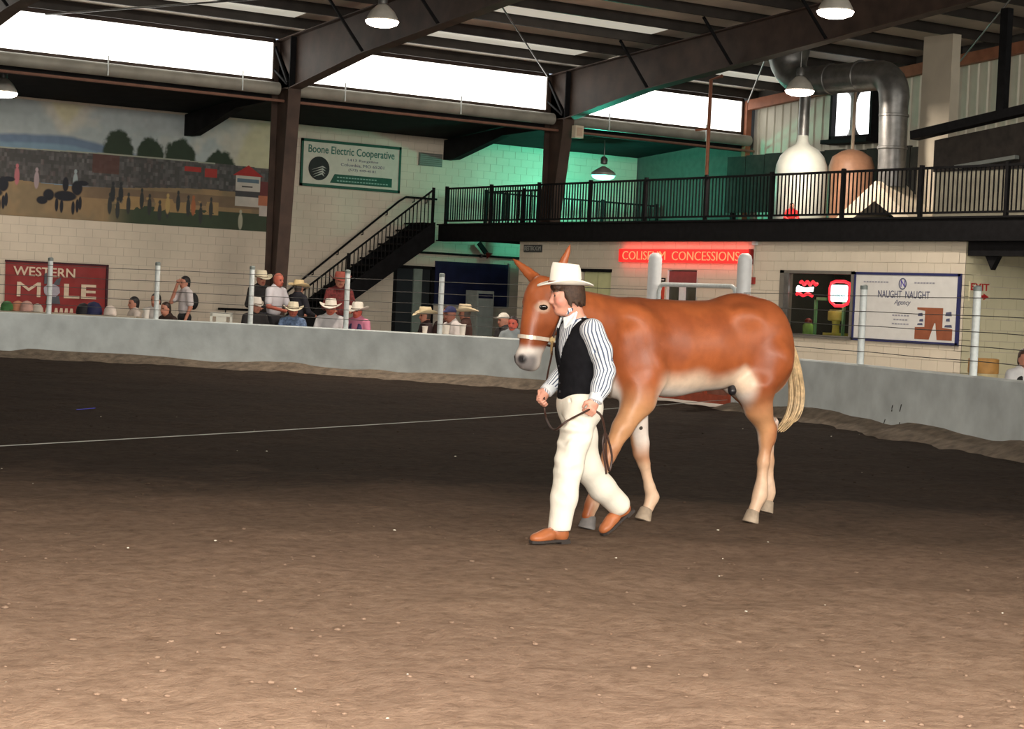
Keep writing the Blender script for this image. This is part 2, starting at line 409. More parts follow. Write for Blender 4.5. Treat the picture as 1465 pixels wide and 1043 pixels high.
# blue ribbon scrap and tan lumps of litter
lp = on_plane(123, 586, 2, .01)
part('ribbon_scrap', M('blue_ribbon', (.02, .03, .55), .5), None, lambda b: b.add([lp+R_*u+F_*(.05*math.sin(u*9))+Z_*(.012+.01*math.sin(u*14))+F_*v for u in np.linspace(-.10, .10, 9) for v in (-.03, .03)]+[lp+R_*u+F_*(.05*math.sin(u*9))+Z_*(.008+.01*math.sin(u*14))+F_*v for u in np.linspace(-.10, .10, 9) for v in (-.03, .03)],
     [(2*i, 2*i+1, 2*i+3, 2*i+2) for i in range(8)]+[(18+2*i+2, 18+2*i+3, 18+2*i+1, 18+2*i) for i in range(8)]+[(2*i, 2*i+2, 20+2*i, 18+2*i) for i in range(8)]+[(2*i+3, 2*i+1, 19+2*i, 21+2*i) for i in range(8)]))
tag(bpy.data.objects['ribbon_scrap'], 'scrap of bright blue ribbon lying on the dark dirt', 'litter')

# ---- arena barrier
m_bar = M('barrier_paint', (.60, .66, .665), .7, vary=.16, scale=2.2, bump=.12, bscale=12, detail=8)
ga, gb = bary(925), bary(1050)
def sweep(prof, i0, i1):
    B = MB(); n = len(prof); V = [(*(BC[i]+BN[i]*u), z) for i in range(i0, i1+1) for u, z in prof]
    k = i1-i0+1
    Fc = [(a*n+j, a*n+(j+1) % n, (a+1)*n+(j+1) % n, (a+1)*n+j) for a in range(k-1) for j in range(n)]+[tuple(range(n)), tuple((k-1)*n+j for j in range(n))]
    return B.add(V, Fc)
bar_prof = [(0, -.04), (0, .86), (.02, .88), (.18, .88), (.2, .86), (.2, -.04)]
base = BC[ga]
for nm, i0, i1, lab in [('arena_barrier', 0, ga, 'pale blue-grey concrete rail wall running behind the man to the left edge'), ('arena_barrier', gb, len(BC)-1, 'pale blue-grey concrete rail wall curving right behind the mule tail')]:
    t_ = thing(nm, (*BC[(i0+i1)//2], 0), lab, 'barrier')
    sweep(bar_prof, i0, i1).build('wall_body', m_bar, t_, smooth=True)
    B = MB(); n = 5; V = []
    for i in range(i0, i1+1):
        h = .11+.10*vnoise(np.array([i*.35]), np.array([1.]), 1, 9)[0]; wd = .40+.25*vnoise(np.array([i*.5]), np.array([4.]), 1, 10)[0]
        for u, z in ((.03, -.03), (.03, h), (-wd*.25, h*.72), (-wd*.6, h*.3), (-wd, -.03)): V.append((*(BC[i]+BN[i]*u), z))
    k = i1-i0+1
    B.add(V, [(a*n+j, a*n+(j+1) % n, (a+1)*n+(j+1) % n, (a+1)*n+j) for a in range(k-1) for j in range(n)]+[tuple(range(n)), tuple((k-1)*n+j for j in range(n))])
    B.build('dirt_bank', M('bank_dirt', (.17, .135, .10), .95, vary=.35, scale=7, bump=.6, bscale=25), t_, smooth=True)
    if i0 == gb:
        for (x, y, hh, sl) in [(1276, 582, .05, .3), (1293, 584, .10, .35), (1284, 588, .03, 0.), (1271, 612, .08, .5), (1292, 618, .06, .2)]:
            i = bary(x); zz = max(.14, on_plane(x, y, 0, BC[i][0])[2]); c = np.array([*(BC[i]-BN[i]*.004), zz]); tv = np.array([*BT[i], 0])
            part('scuff', M('scuff_black', (.02, .018, .015), .8), t_, lambda b: b.prism([(-.012, -hh/2), (.006, -hh/2), (.012+sl*hh, hh/2), (sl*hh-.006, hh/2)], c, tv, Z_, np.array([*BN[i], 0]), .006))

# ---- wire fence on the barrier, every post and every wire
fence = thing('wire_fence', (*BC[bary(353)], .88), 'white pipe post and wire fence standing on top of the concrete rail', 'fence')
m_pipe = M('post_paint', (.70, .76, .76), .4, vary=.08, scale=20)
posts = [bary(x) for x in (-60, 72, 214, 352, 490, 625)], [bary(x) for x in (1218, 1384, 1560)]
for grp in posts:
    for i in grp:
        c = BC[i]+BN[i]*.1; b = MB(); b.lathe([(.05, .86), (.05, 1.93), (.047, 1.95), (.02, 1.97)], (*c, 0), 14)
        p_ = b.build('post', m_pipe, fence, True)
        MB().lathe([(.054, 1.93), (.054, 1.985), (.03, 2.0)], (*c, 0), 12).build('post_cap', M('post_cap', (.22, .26, .25), .5), p_, True)
m_wire = M('fence_wire', (.10, .10, .095), .8, spec=.1)
for z in (1.06, 1.24, 1.42, 1.62, 1.84):
    for i0, i1 in ((posts[0][0], ga), (gb, posts[1][-1])):
        MB().tube([(*(BC[i]+BN[i]*.045), z-.004*math.sin(i*.5)) for i in range(i0, i1+1, 1)], .0055, 5).build('wire', m_wire, fence)

# ---- arena gate between two stout white posts
g0, g1 = BC[ga]+BN[ga]*.1, BC[gb]+BN[gb]*.1
gate = thing('arena_gate', (*((g0+g1)/2), 0), 'red arena gate with white pipe top between two stout white posts', 'gate')
for c in (g0, g1):
    p_ = MB().lathe([(.115, -.04), (.115, 2.36), (.10, 2.42), (.05, 2.46)], (*c, 0), 20).build('gate_post', m_white, gate, True)
gd = (g1-g0)/np.linalg.norm(g1-g0); gn = np.array([gd[1], -gd[0]]); gn = gn if gn@BN[ga] < 0 else -gn
a, b = g0+gd*.17, g1-gd*.17
def GP(t, z): return (*(a+(b-a)*t+gn*.02), z)
MB().tube([GP(.0, .9), GP(0, 1.82), GP(.015, 1.9), GP(.05, 1.935), GP(.95, 1.935), GP(.985, 1.9), GP(1, 1.82), GP(1, .9)], .036, 12).build('gate_hoop', m_pipe, gate, True)
m_red = M('red_gate_paint', (.50, .105, .055), .5, vary=.2, scale=8)
for z0, z1 in ((.06, .2), (.42, .5), (.82, .92)): MB().bar(GP(0, (z0+z1)/2), GP(1, (z0+z1)/2), .05, z1-z0).build('gate_rail', m_red, gate)
for t in (.012, .34, .67, .988): MB().bar(GP(t, .06), GP(t, .92), .06, .05, (1, 0, 0)).build('gate_stile', m_red, gate)
MB().bar((*(a+gn*-.012), .5), (*(b+gn*-.012), .5), .012, .8).build('gate_panel', M('gate_panel', (.36, .15, .10), .6, vary=.2), gate)

# ---- long cord stretched across the arena
ce = np.array(GP(.97, .14)); cs = on_plane(-30, 639.7, 2, .05)
cord = [cs+(ce-cs)*t+Z_*(-.03*math.sin(math.pi*t)) for t in np.linspace(0, 1, 30)]
tag(MB().tube(cord, .0045, 6).build('cord', M('cord', (.36, .37, .34), .6)), 'thin pale cord stretched low across the dirt behind the man', 'cord')

# ---- side wall with mural (lean-to back wall) and openings under the mezzanine
YS, XE, XC = 43.4, 33.6, 26.45
blockwall('wall_left', (8, YS, 0), (1, 0, 0), (0, -1, 0), XE-8, 5.8, [(25.80-8, 0, 26.93-8, 2.32)], m_wall, m_joint)
blockwall('wall_concession', (XC, 38.66, 0), (0, -1, 0), (-1, 0, 0), 38.66-24.3, 3.0,
          [(38.66-36.06, 0, 38.66-34.93, 2.36), (38.66-32.91, 0, 38.66-31.88, 2.38), (38.66-29.2, 1.13, 38.66-27.17, 2.39)], m_conc, m_joint)
m_yel = M('yellow_block', (.62, .58, .40), .7, vary=.06, scale=1.2, bump=.08, bscale=60)
blockwall('wall_return', (XC, 24.3, 0), (1, 0, 0), (0, -1, 0), 7.1, 3.0, [], m_yel, m_joint)
struct(box('wall_concession_end', m_conc, None, (XC, 38.5, 0), (XE, 38.66, 3.0)))
# upper end wall: one object per cladding sheet
wend = struct(box('wall_end', M('end_wall_girts', (.10, .095, .085), .8), None, (XE+.06, -10.6, -.04), (XE+.25, 43.6, 8.7)))
m_sheet = M('cream_sheet', (.66, .63, .52), .5, vary=.08, scale=2)
zr = lambda y: 7.1+.083*(38.6-y) if y > 14 else 7.1+.083*(24.6)-.083*(14-y)
y = 38.5
while y > 17:
    z1 = zr(y-.45)-.02; fan = 33.75 < y < 35.4
    segs = [(3.46, 5.86), (7.2, z1)] if fan and False else [(3.46, z1)]
    for za, zb in segs:
        P = [(0, 0), (.12, 0), (.15, .03), (.19, .03), (.22, 0), (.42, 0), (.45, .03), (.49, .03), (.52, 0), (.72, 0), (.75, .03), (.79, .03), (.82, 0), (.895, 0), (.895, -.02), (0, -.02)]
        part('wall_sheet', m_sheet, wend, lambda b: b.prism(P, (XE+.03, y, za), (0, -1, 0), (-1, 0, 0), (0, 0, 1), zb-za))
    y -= .9
# walls behind the photographer, open under the opposite eave where the added fill light hangs
m_back = M('back_wall', (.30, .27, .23), .8)
struct(box('wall_right', m_back, None, (-22, -10.8, -.04), (33.8, -10.6, 5.4)))
struct(box('wall_behind', m_back, None, (-22.2, -10.8, -.04), (-22, 43.6, 9.3)))
struct(box('wall_left_upper', m_dark, None, (-22, 38.75, 5.75), (XE, 38.82, 6.2)))
struct(box('wall_left_near', m_wall, None, (-22, 43.4, 0), (8, 43.6, 5.8)))

# ---- roof: liner, purlins, frames
ceil = thing('ceiling', (6, 14, 9), kind='structure')
def slopebox(b, x0, x1, y0, y1, lo, hi):
    b.add([(x, yy, zr(yy)+d) for d in (lo, hi) for x, yy in ((x0, y0), (x1, y0), (x1, y1), (x0, y1))], [(0,3,2,1),(4,5,6,7),(0,1,5,4),(1,2,6,5),(2,3,7,6),(3,0,4,7)])
bays = [-22, -10.2, -2.75, 4.75, 12.25, 19.75, 27.2, XE+.1]
for i in range(len(bays)-1):
    def deck(b):
        slopebox(b, bays[i], bays[i+1], 14.001, 38.9, .22, .3); slopebox(b, bays[i], bays[i+1], -10.8, 13.999, .22, .3)
    part('roof_liner', m_liner, ceil, deck)
py_ = [38.45, 37.2]+[37.2-1.45*k for k in range(1, 16)]
for k, yy in enumerate(py_): MB().bar((-22, yy, zr(yy)+.11), (XE+.05, yy, zr(yy)+.11), .075, .22).build('purlin', m_purlin, ceil)
for k in range(14): yy = 12.5-1.6*k; MB().bar((-22, yy, zr(yy)+.11), (XE+.05, yy, zr(yy)+.11), .075, .22).build('purlin', m_purlin, ceil)
for i in range(3, 7):
    for (ya, yb) in ((37.1, 35.9), (34.2, 33.0)):
        if yb < 34 and i != 5: continue
        part('skylight', m_sky, ceil, lambda b: slopebox(b, bays[i]+.5, bays[i+1]-.5, yb, ya, .19, .215))
struct(part('ceiling_lean_to', m_dark, None, lambda b: b.add([(x, yy, zz) for zz_ in (0, .12) for x, yy, zz in ((-22, 38.7, 6.12+zz_), (XE, 38.7, 6.12+zz_), (XE, 43.6, 5.74+zz_), (-22, 43.6, 5.74+zz_))], [(0,3,2,1),(4,5,6,7),(0,1,5,4),(1,2,6,5),(2,3,7,6),(3,0,4,7)])))
def frame(X, label, z_base=0.):
    t_ = thing('steel_frame', (X, 38.6, z_base), label, 'steel frame')
    h = .15
    web = lambda poly, th: (lambda b: b.prism(poly, (X-th/2, 0, 0), (0, 1, 0), (0, 0, 1), (1, 0, 0), th))
    yb0, yb1 = 38.32, 37.9
    zc = 6.0
    part('column_web', m_steel, t_, web([(38.7, z_base), (yb0, z_base), (yb1, zc), (38.7, 6.9)], .02))
    part('outer_flange', m_steel, t_, lambda b: b.box((X-h, 38.68, z_base), (X+h, 38.71, zr(38.7))))
    part('inner_flange', m_steel, t_, lambda b: b.bar((X, yb0, z_base), (X, yb1, zc), .3, .03, (0, 1, 0)))
    raf = [(38.7, zr(38.7)), (38.7, 6.0), (yb1, zc), (34.9, 6.5), (26.0, 7.42), (14.0, 8.45), (14.0, zr(14.01))]
    part('rafter_web', m_steel, t_, web(raf, .02))
    part('rafter_web', m_steel, t_, web([(-10.6, zr(-10.6)), (14, zr(14.01)), (14, 8.45), (-7, 6.5), (-10.2, 6.0), (-10.6, 6.0)], .02))
    part('top_flange', m_steel, t_, lambda b: b.bar((X, 38.7, zr(38.7)-.012), (X, 14, zr(14.01)-.012), .3, .024))
    for p, q_ in (((yb1, zc), (34.9, 6.5)), ((34.9, 6.5), (26.0, 7.42)), ((26., 7.42), (14., 8.45))):
        part('bottom_flange', m_steel, t_, lambda b: b.bar((X, *p), (X, *q_), .3, .024))
    part('knee_plate', m_steel, t_, lambda b: b.bar((X, 38.7, 6.0), (X, yb1, zc), .3, .03, (0, 0, 1)))
    part('stiffener', m_black, t_, lambda b: b.box((X-h, yb1-.015, zc), (X+h, yb1+.015, zr(yb1)-.03)))
    part('knee_brace', m_black, t_, lambda b: b.bar((X-.16, 38.6, zr(38.6)-.15), (X-.16, yb1+.05, zc+.12), .05, .05))
    part('knee_brace', m_black, t_, lambda b: b.bar((X-.17, 38.6, 6.45), (X-.17, yb1+.05, zc+.08), .04, .04))
    for yy, zb in ((34.75, 6.52), (31.85, 6.83), (28.95, 7.13)):
        part('flange_brace', m_black, t_, lambda b: b.bar((X-.1, yy, zb), (X-.95, yy, zr(yy)+.1), .05, .05))
        part('flange_brace', m_black, t_, lambda b: b.bar((X+.1, yy, zb), (X+.95, yy, zr(yy)+.1), .05, .05))
    # lean-to beam behind the column, deepening to the wall
    part('lean_to_beam', m_dark, t_, lambda b: b.prism([(38.72, 6.05), (43.38, 5.72), (43.38, 5.2), (42.9, 5.2), (40.6, 5.72), (38.72, 5.78)], (X-.11, 0, 0), (0, 1, 0), (0, 0, 1), (1, 0, 0), .22))
    return t_
frame(19.75, 'rust brown tapered steel column and roof beam left of the white utility sign')
frame(27.2, 'rust brown tapered steel column and roof beam rising through the mezzanine', 3.46)
frame(12.25, 'rust brown steel frame whose bracket shows at the far left edge')
frame(4.75, 'rust brown steel frame over the arena nearest the photographer')
ep = thing('end_post', (33.42, 38.55, 3.46), 'slender orange-brown corner post at the end of the bright strip', 'post')
m_org = M('orange_primer', (.32, .115, .06), .6, vary=.2, scale=4)
box('post_shaft', m_org, ep, (33.33, 38.47, 3.46), (33.5, 38.62, 7.05))
MB().bar((33.42, 38.5, zr(38.5)-.16), (33.42, 15, zr(15)-.16), .16, .26).build('gable_rafter', m_org, ep)

# ---- bright eave windows
for k, (x0, x1) in enumerate([(4.95, 12.05), (12.45, 19.58), (19.92, 27.03), (27.37, 33.3)]):
    w_ = struct(box('window_%d' % (k+1), m_glow, None, (x0+.04, 38.62, 6.24), (x1-.04, 38.65, 7.04)))
    OFF[w_.name] = np.zeros(3)
    part('window_frame', m_steel, w_, lambda b: (b.box((x0, 38.58, 6.18), (x1, 38.68, 6.24)), b.box((x0, 38.58, 7.04), (x1, 38.68, 7.14)), b.box((x0-.03, 38.58, 6.18), (x0+.04, 38.68, 7.1)), b.box((x1-.04, 38.58, 6.18), (x1+.03, 38.68, 7.1))))
# ---- long round duct and sprinkler pipe under the strip, with straps
for k, (x0, x1) in enumerate([(5., 19.55), (19.95, 27.0), (27.4, 33.3)]):
    t_ = thing('eave_duct', ((x0+x1)/2, 38.3, 5.98), ['grey round duct under the leftmost bright strip', 'grey round duct under the middle bright strip', 'grey round duct under the rightmost bright strip'][k], 'duct', 'ducts under the eave windows')
    MB().tube([(x0, 38.3, 6.0), (x1, 38.3, 6.0)], .14, 20).build('duct_shell', M('duct_grey', (.30, .29, .25), .55, .2, vary=.2, scale=2), t_, True)
    for s_ in np.arange(x0+1.2, x1, 3.1):
        part('strap', m_pipe, t_, lambda b: b.bar((s_, 38.14, 6.28), (s_, 38.14, 5.86), .03, .02, (1, 0, 0)))
    MB().tube([(x0-.1, 38.2, 5.73), (x1+.1, 38.2, 5.73)], .032, 8).build('sprinkler_pipe', M('sprinkler_red', (.20, .10, .07), .5), t_, True)
# sway rods under the roof
for (p, q_) in [((14.2, 38.4, 7.0), (19.6, 31, 7.5)), ((20.2, 31, 7.55), (26.8, 38.3, 7.0)), ((27.6, 31, 7.6), (33.2, 38.3, 7.0)), ((27.6, 24, 8.1), (33.2, 31, 7.5))]:
    MB().tube([p, q_], .02, 6).build('sway_rod', m_galv, ceil)

# ================================================================== MEZZANINE AND STAIR
DK0, DK1 = 3.0, 3.46
mez = thing('mezzanine', (29.8, 30, DK0), 'black steel mezzanine deck spanning above the concession wall', 'mezzanine')
part('deck', m_dark, mez, lambda b: b.box((26.42, 16, DK0+.06), (33.55, 42.2, DK1)))
part('fascia_beam', m_black, mez, lambda b: (b.box((26.30, 16, DK0), (26.42, 42.2, DK1-.02)), b.box((26.24, 16, DK0), (26.46, 42.2, DK0+.03)), b.box((26.24, 16, DK1-.05), (26.46, 42.2, DK1-.02))))
part('lower_beam', m_black, mez, lambda b: b.box((26.42, 16, 2.74), (26.66, 24.24, DK0)))
part('support_bracket', m_black, mez, lambda b: b.prism([(0, 0), (.3, 0), (.15, -.25)], (26.5, 23.9, 2.74), (0, -1, 0), (0, 0, 1), (1, 0, 0), .12))
part('hanger_beam', m_black, mez, lambda b: b.box((27.4, 16, 2.30), (27.55, 22.8, 2.40)))
def bal_mesh(h, r=.011): 
    b = MB().box((-r, -r, 0), (r, r, h)); return mesh_of('baluster', b.V, b.F, m_black)
BAL = bal_mesh(.84)
def railing(name, p, q, label, post_gap=2.0, step=.108, base=None):
    p, q = np.array(p, float), np.array(q, float); Ln = np.linalg.norm(q-p); d = (q-p)/Ln
    t_ = thing(name, tuple((p+q)/2), label, 'railing')
    MB().bar(p+Z_*.90, q+Z_*.90, .05, .045).build('top_rail', m_black, t_)
    MB().bar(p+Z_*.07, q+Z_*.07, .04, .04).build('bottom_rail', m_black, t_)
    n = max(1, round(Ln/post_gap))
    for i in range(n+1):
        c = p+d*Ln*i/n; MB().box(c-np.array([.035, .035, 0]), c+np.array([.035, .035, .96])).build('rail_post', m_black, t_)
    for i in range(1, int(Ln/step)):
        c = p+d*step*i; link('baluster', BAL, t_, c+Z_*.07)
    return t_
railing('guard_railing', (XC, 42.1, DK1), (XC, 17.2, DK1), 'long black baluster railing along the front edge of the mezzanine', 2.07)
railing('guard_railing', (27.7, 42.15, DK1), (33.4, 42.15, DK1), 'black baluster railing at the back of the mezzanine under the teal lamp', 1.9, .14)
railing('guard_railing', (27.7, 41.9, DK1), (27.7, 38.9, DK1), 'short black railing behind the front one near the stair head', 1.5, .14)
# stair along the side wall
st = thing('staircase', (24., 42.75, 0), 'black steel stair climbing right along the block wall to the mezzanine', 'staircase')
SL = .747; X0 = 26.15-DK1/SL
for yy in (42.22, 43.28):
    part('stringer', m_black, st, lambda b: b.prism([(X0-.25, 0), (X0+.33, 0), (26.2, DK1-.50), (26.2, DK1+.02), (26.15, DK1+.02), (X0-.25, .02)], (0, yy-.025, 0), (1, 0, 0), (0, 0, 1), (0, 1, 0), .05))
ns = 18
for i in range(ns):
    z = DK1/ns*(i+1); x = X0+(26.15-X0)/ns*i
    part('tread', m_black, st, lambda b: (b.box((x, 42.25, z-.04), (x+.27, 43.25, z)), b.box((x+.235, 42.25, z-.23), (x+.25, 43.25, z-.03))))
sr = lambda x: (x-X0)*SL
MB().tube([(X0+.1, 42.22, .95), (26.1, 42.22, sr(26.1)+.88)], .026, 8).build('stair_rail', m_black, st, True)
for k in range(1, 40):
    x = X0+.1+k*.112
    if x < 26.08: MB().box((x-.01, 42.21, sr(x)+.03), (x+.01, 42.23, sr(x)+.88)).build('stair_baluster', m_black, st)
for x in (X0+.1, 23.7, 26.12): MB().box((x-.03, 42.19, sr(x)-.02), (x+.03, 42.25, sr(x)+.93)).build('stair_post', m_black, st)
hr = thing('wall_handrail', (24, YS-.09, 1), 'black pipe handrail bracketed to the block wall above the stair', 'handrail')
MB().tube([(20.7, YS-.1, 1.03), (21.9, YS-.1, 1.03), (22.1, YS-.1, 1.14), (25.75, YS-.1, 4.02), (25.95, YS-.1, 4.14), (26.9, YS-.1, 4.14)], .027, 8).build('rail_pipe', m_black, hr, True)
for x, z in [(20.9, 1.03), (21.6, 1.03), (22.6, 1.53), (23.3, 2.08), (24.0, 2.63), (24.7, 3.18), (25.4, 3.73), (26.2, 4.12), (26.6, 4.12)]:
    MB().tube([(x, YS-.1, z-.01), (x, YS-.1, z-.09), (x, YS-.02, z-.1)], .014, 6).build('rail_bracket', m_black, hr)

# ================================================================== UNDER THE MEZZANINE
m_navy = M('navy_board', (.012, .016, .055), .5, vary=.3, scale=3)
d1 = struct(box('door_1', M('dark_doorway', (.012, .018, .022), .6), None, (25.78, YS+.05, 0), (26.95, YS+.12, 2.34)))
OFF[d1.name] = np.zeros(3)
part('door_frame', m_black, d1, lambda b: (b.box((25.72, YS-.03, 0), (25.82, YS+.1, 2.36)), b.box((26.88, YS-.03, 0), (26.98, YS+.1, 2.36)), b.box((25.72, YS-.03, 2.28), (26.98, YS+.1, 2.36))))
part('door_leaf', M('grey_green_leaf', (.20, .25, .22), .6), d1, lambda b: b.box((26.34, YS-.02, 0), (26.6, YS+.03, 2.28)))
bb = thing('notice_wall_board', (28.1, YS-.05, 1.4), 'large dark navy board on the wall beneath the mezzanine', 'board')
part('board_panel', m_navy, bb, lambda b: b.box((26.98, YS-.06, 1.38), (29.3, YS-.008, 2.52)))
part('board_edge', M('grey_trim', (.25, .27, .26), .5), bb, lambda b: (b.box((26.95, YS-.075, 1.34), (29.33, YS-.01, 1.38)), b.box((29.3, YS-.075, 1.38), (29.36, YS-.01, 2.55))))
vd = thing('ice_chest_cabinet', (28.35, YS-.62, 0), 'pale upright cabinet with dark header in front of the navy board', 'cabinet')
part('cabinet_body', M('cabinet_pale', (.42, .46, .43), .5), vd, lambda b: b.box((27.75, YS-.95, -.04), (28.28, YS-.4, 1.78)))
part('cabinet_header', m_navy, vd, lambda b: b.box((27.79, YS-.965, 1.58), (28.24, YS-.945, 1.70)))
part('cabinet_door', M('cabinet_door', (.38, .43, .41), .4), vd, lambda b: b.box((27.79, YS-.965, .1), (28.24, YS-.945, 1.52)))
pp = thing('wall_pipe', (28, YS-.06, 2.7), 'dark conduit pipe running along the wall just under the mezzanine', 'pipe')
MB().tube([(25.6, YS-.06, 2.72), (33, YS-.06, 2.72)], .03, 8).build('pipe_run', m_black, pp, True)
for x in (26.2, 28.4, 30.5): part('pipe_clamp', m_galv, pp, lambda b: b.box((x-.02, YS-.1, 2.67), (x+.02, YS-.005, 2.77)))
eb = thing('bell_horn', (28.6, YS-.2, 2.8), 'small dark red alarm horn under the mezzanine soffit', 'alarm')
part('horn_bracket', m_black, eb, lambda b: b.bar((28.25, YS-.15, 3.06), (28.5, YS-.15, 2.8), .06, .12))
part('horn_bell', M('dark_red', (.16, .015, .012), .5), eb, lambda b: b.lathe([(.03, 0), (.05, .05), (.1, .12), (.11, .14)], (28.5, YS-.15, 2.82), 14, (.6, -.4, -.7)))

# ================================================================== CONCESSION FRONT  (right = -Y, up = Z, facing -X)
EU, EV = (0, -1, 0), (0, 0, 1)
d2 = struct(box('door_2', M('pale_yellow_door', (.62, .64, .36), .5, vary=.05), None, (XC+.05, 34.97, 0), (XC+.1, 36.02, 2.3))); OFF[d2.name] = np.zeros(3)
part('door_header', m_black, d2, lambda b: b.box((XC-.015, 34.9, 2.3), (XC+.1, 36.1, 2.37)))
part('door_seam', M('seam_olive', (.35, .36, .2), .6), d2, lambda b: b.box((XC+.04, 35.48, 0), (XC+.055, 35.5, 2.3)))
part('door_handle', m_galv, d2, lambda b: b.tube([(XC+.03, 35.6, .95), (XC, 35.6, .97), (XC, 35.6, 1.13), (XC+.03, 35.6, 1.15)], .012, 6))
d3 = struct(box('door_3', M('maroon_transom', (.22, .06, .06), .5), None, (XC+.03, 31.9, 2.02), (XC+.08, 32.89, 2.36))); OFF[d3.name] = np.zeros(3)
part('door_frame', m_white, d3, lambda b: (b.box((XC, 32.30, 0), (XC+.1, 32.48, 2.02)), b.box((XC, 31.86, 0), (XC+.1, 31.9, 2.38)), b.box((XC, 32.88, 0), (XC+.1, 32.92, 2.38)), b.box((XC, 31.9, 0), (XC+.1, 32.9, .25))))
for a_, b_ in ((31.9, 32.3), (32.48, 32.88)): part('pane', M('dark_glass', (.045, .05, .035), .08, spec=.6), d3, lambda b: b.box((XC+.05, a_, .25), (XC+.06, b_, 2.02)))
po = thing('wall_poster', (XC-.02, 33.1, 1.4), 'narrow red poster with black figures left of the maroon door', 'poster')
part('poster_sheet', M('poster_red', (.62, .07, .04), .5), po, lambda b: b.box((XC-.02, 32.97, 1.1), (XC-.008, 33.24, 2.05)))
for vv, hh in ((1.72, .2), (1.5, .12), (1.32, .14)): part('poster_mark', m_black, po, lambda b: b.prism([(-.06, -hh/2), (.05, -hh/2), (.07, 0), (.03, hh/2), (-.05, hh/2.6), (-.08, 0)], (XC-.021, 33.1, vv), EU, EV, (-1, 0, 0), .004))
pl_ = thing('small_wall_plate', (XC-.02, 33.1, 2.15), 'tiny dark name plate above the red poster', 'sign')
part('plate', m_black, pl_, lambda b: b.box((XC-.02, 32.95, 2.12), (XC-.008, 33.27, 2.20)))
part('plate_text', m_white, pl_, lambda b: [b.box((XC-.024, 33.24-k*.045-.03, 2.145), (XC-.02, 33.24-k*.045, 2.175)) for k in range(6)])
rs = thing('restroom_sign', (XC-.02, 38.1, 2.8), 'small dark sign high on the concession wall by the mule ear', 'sign')
part('sign_board', M('sign_grey', (.05, .055, .055), .6), rs, lambda b: b.box((XC-.025, 37.7, 2.74), (XC-.008, 38.46, 2.92)))
text('sign_text', 'RESTROOM', M('sign_text_grey', (.35, .36, .33), .6), rs, (XC-.025, 38.42, 2.78), EU, EV, (0, 0, .68, .11), .004)
# neon concession sign
ns_ = thing('neon_concession_sign', (XC-.06, 32.35, 2.55), 'long glowing red sign reading COLISEUM CONCESSIONS', 'sign')
part('sign_box', M('neon_red_box', (.75, .02, .02), .4, emit=((1, .02, .018), .75)), ns_, lambda b: b.box((XC-.09, 30.16, 2.54), (XC-.008, 34.57, 2.83)))
part('box_end', M('neon_end', (.2, .01, .01), .5), ns_, lambda b: b.box((XC-.095, 30.1, 2.53), (XC-.008, 30.16, 2.84)))
text('neon_letters', 'COLISEUM  CONCESSIONS', M('neon_letter', (1, .25, .12), .4, emit=((1, .2, .085), 1.1)), ns_, (XC-.09, 34.42, 2.59), EU, EV, (0, 0, 3.98, .19), .015, 0, -.012)
light('neon_glow', 'AREA', (XC-.16, 32.35, 2.70), 26, (1, .06, .045), 4.3, (1, 0, 0), .35).parent = None
fb = thing('fire_alarm', (XC-.04, 30.07, 2.1), 'small red fire alarm box with conduit running up the wall', 'alarm')
part('alarm_box', M('alarm_red', (.28, .03, .025), .5), fb, lambda b: b.box((XC-.07, 30.0, 2.12), (XC-.008, 30.15, 2.26)))
part('conduit', M('conduit_grey', (.45, .42, .35), .5), fb, lambda b: b.tube([(XC-.025, 30.06, 2.26), (XC-.025, 30.04, 2.98)], .014, 6))
part('conduit_cap', m_white, fb, lambda b: b.box((XC-.07, 29.98, 2.92), (XC-.008, 30.1, 3.0)))
# serving window
w5 = struct(part('window_5', M('window_trim', (.16, .15, .13), .5), None, lambda b: (b.box((XC-.03, 29.12, 1.1), (XC+.22, 29.24, 2.42)), b.box((XC-.03, 27.13, 1.1), (XC+.22, 27.2, 2.42)), b.box((XC-.03, 27.13, 2.36), (XC+.22, 29.24, 2.42)), b.box((XC-.06, 27.13, 1.08), (XC+.22, 29.24, 1.15))))); OFF[w5.name] = np.zeros(3)
mg = bpy.data.materials.new('clear_pane'); mg.use_nodes = True; gb_ = mg.node_tree.nodes['Principled BSDF']; gb_.inputs['Transmission Weight'].default_value = 1; gb_.inputs['Roughness'].default_value = .02; gb_.inputs['IOR'].default_value = 1.1
part('pane', mg, w5, lambda b: b.box((XC+.0, 27.2, 1.15), (XC+.006, 29.12, 2.36)))
part('shutter_track', m_galv, w5, lambda b: b.box((XC-.02, 28.98, 1.15), (XC+.02, 29.12, 2.36)))
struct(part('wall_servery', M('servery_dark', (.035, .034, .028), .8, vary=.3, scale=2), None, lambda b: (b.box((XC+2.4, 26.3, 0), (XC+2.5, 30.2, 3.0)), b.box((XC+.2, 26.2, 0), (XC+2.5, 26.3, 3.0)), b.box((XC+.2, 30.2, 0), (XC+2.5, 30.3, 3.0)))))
light('servery_lamp', 'AREA', (XC+1.3, 28.3, 2.85), 30, (1, .95, .7), 1.0, (0, 0, -1))
nA = thing('neon_drink_sign', (XC+.12, 28.55, 1.95), 'red and white script neon in the left half of the serving window', 'sign')
m_nr = M('neon_red', (1, .1, .1), .4, emit=((1, .015, .03), 2.2)); m_nw = M('neon_white', (1, 1, 1), .4, emit=((.85, 1, 1), 2.6))
part('red_tube_upper', m_nr, nA, lambda b: b.tube([(XC+.12, 28.79-u*.5, 2.17+.035*math.sin(u*19)) for u in np.linspace(0, 1, 24)], .028, 8), True)
part('white_band', m_nw, nA, lambda b: b.prism([(0, -.01), (.47, .0), (.49, .1), (.25, .075), (.04, .12), (.0, .08)], (XC+.12, 28.87, 2.0), EU, EV, (-1, 0, 0), .03))
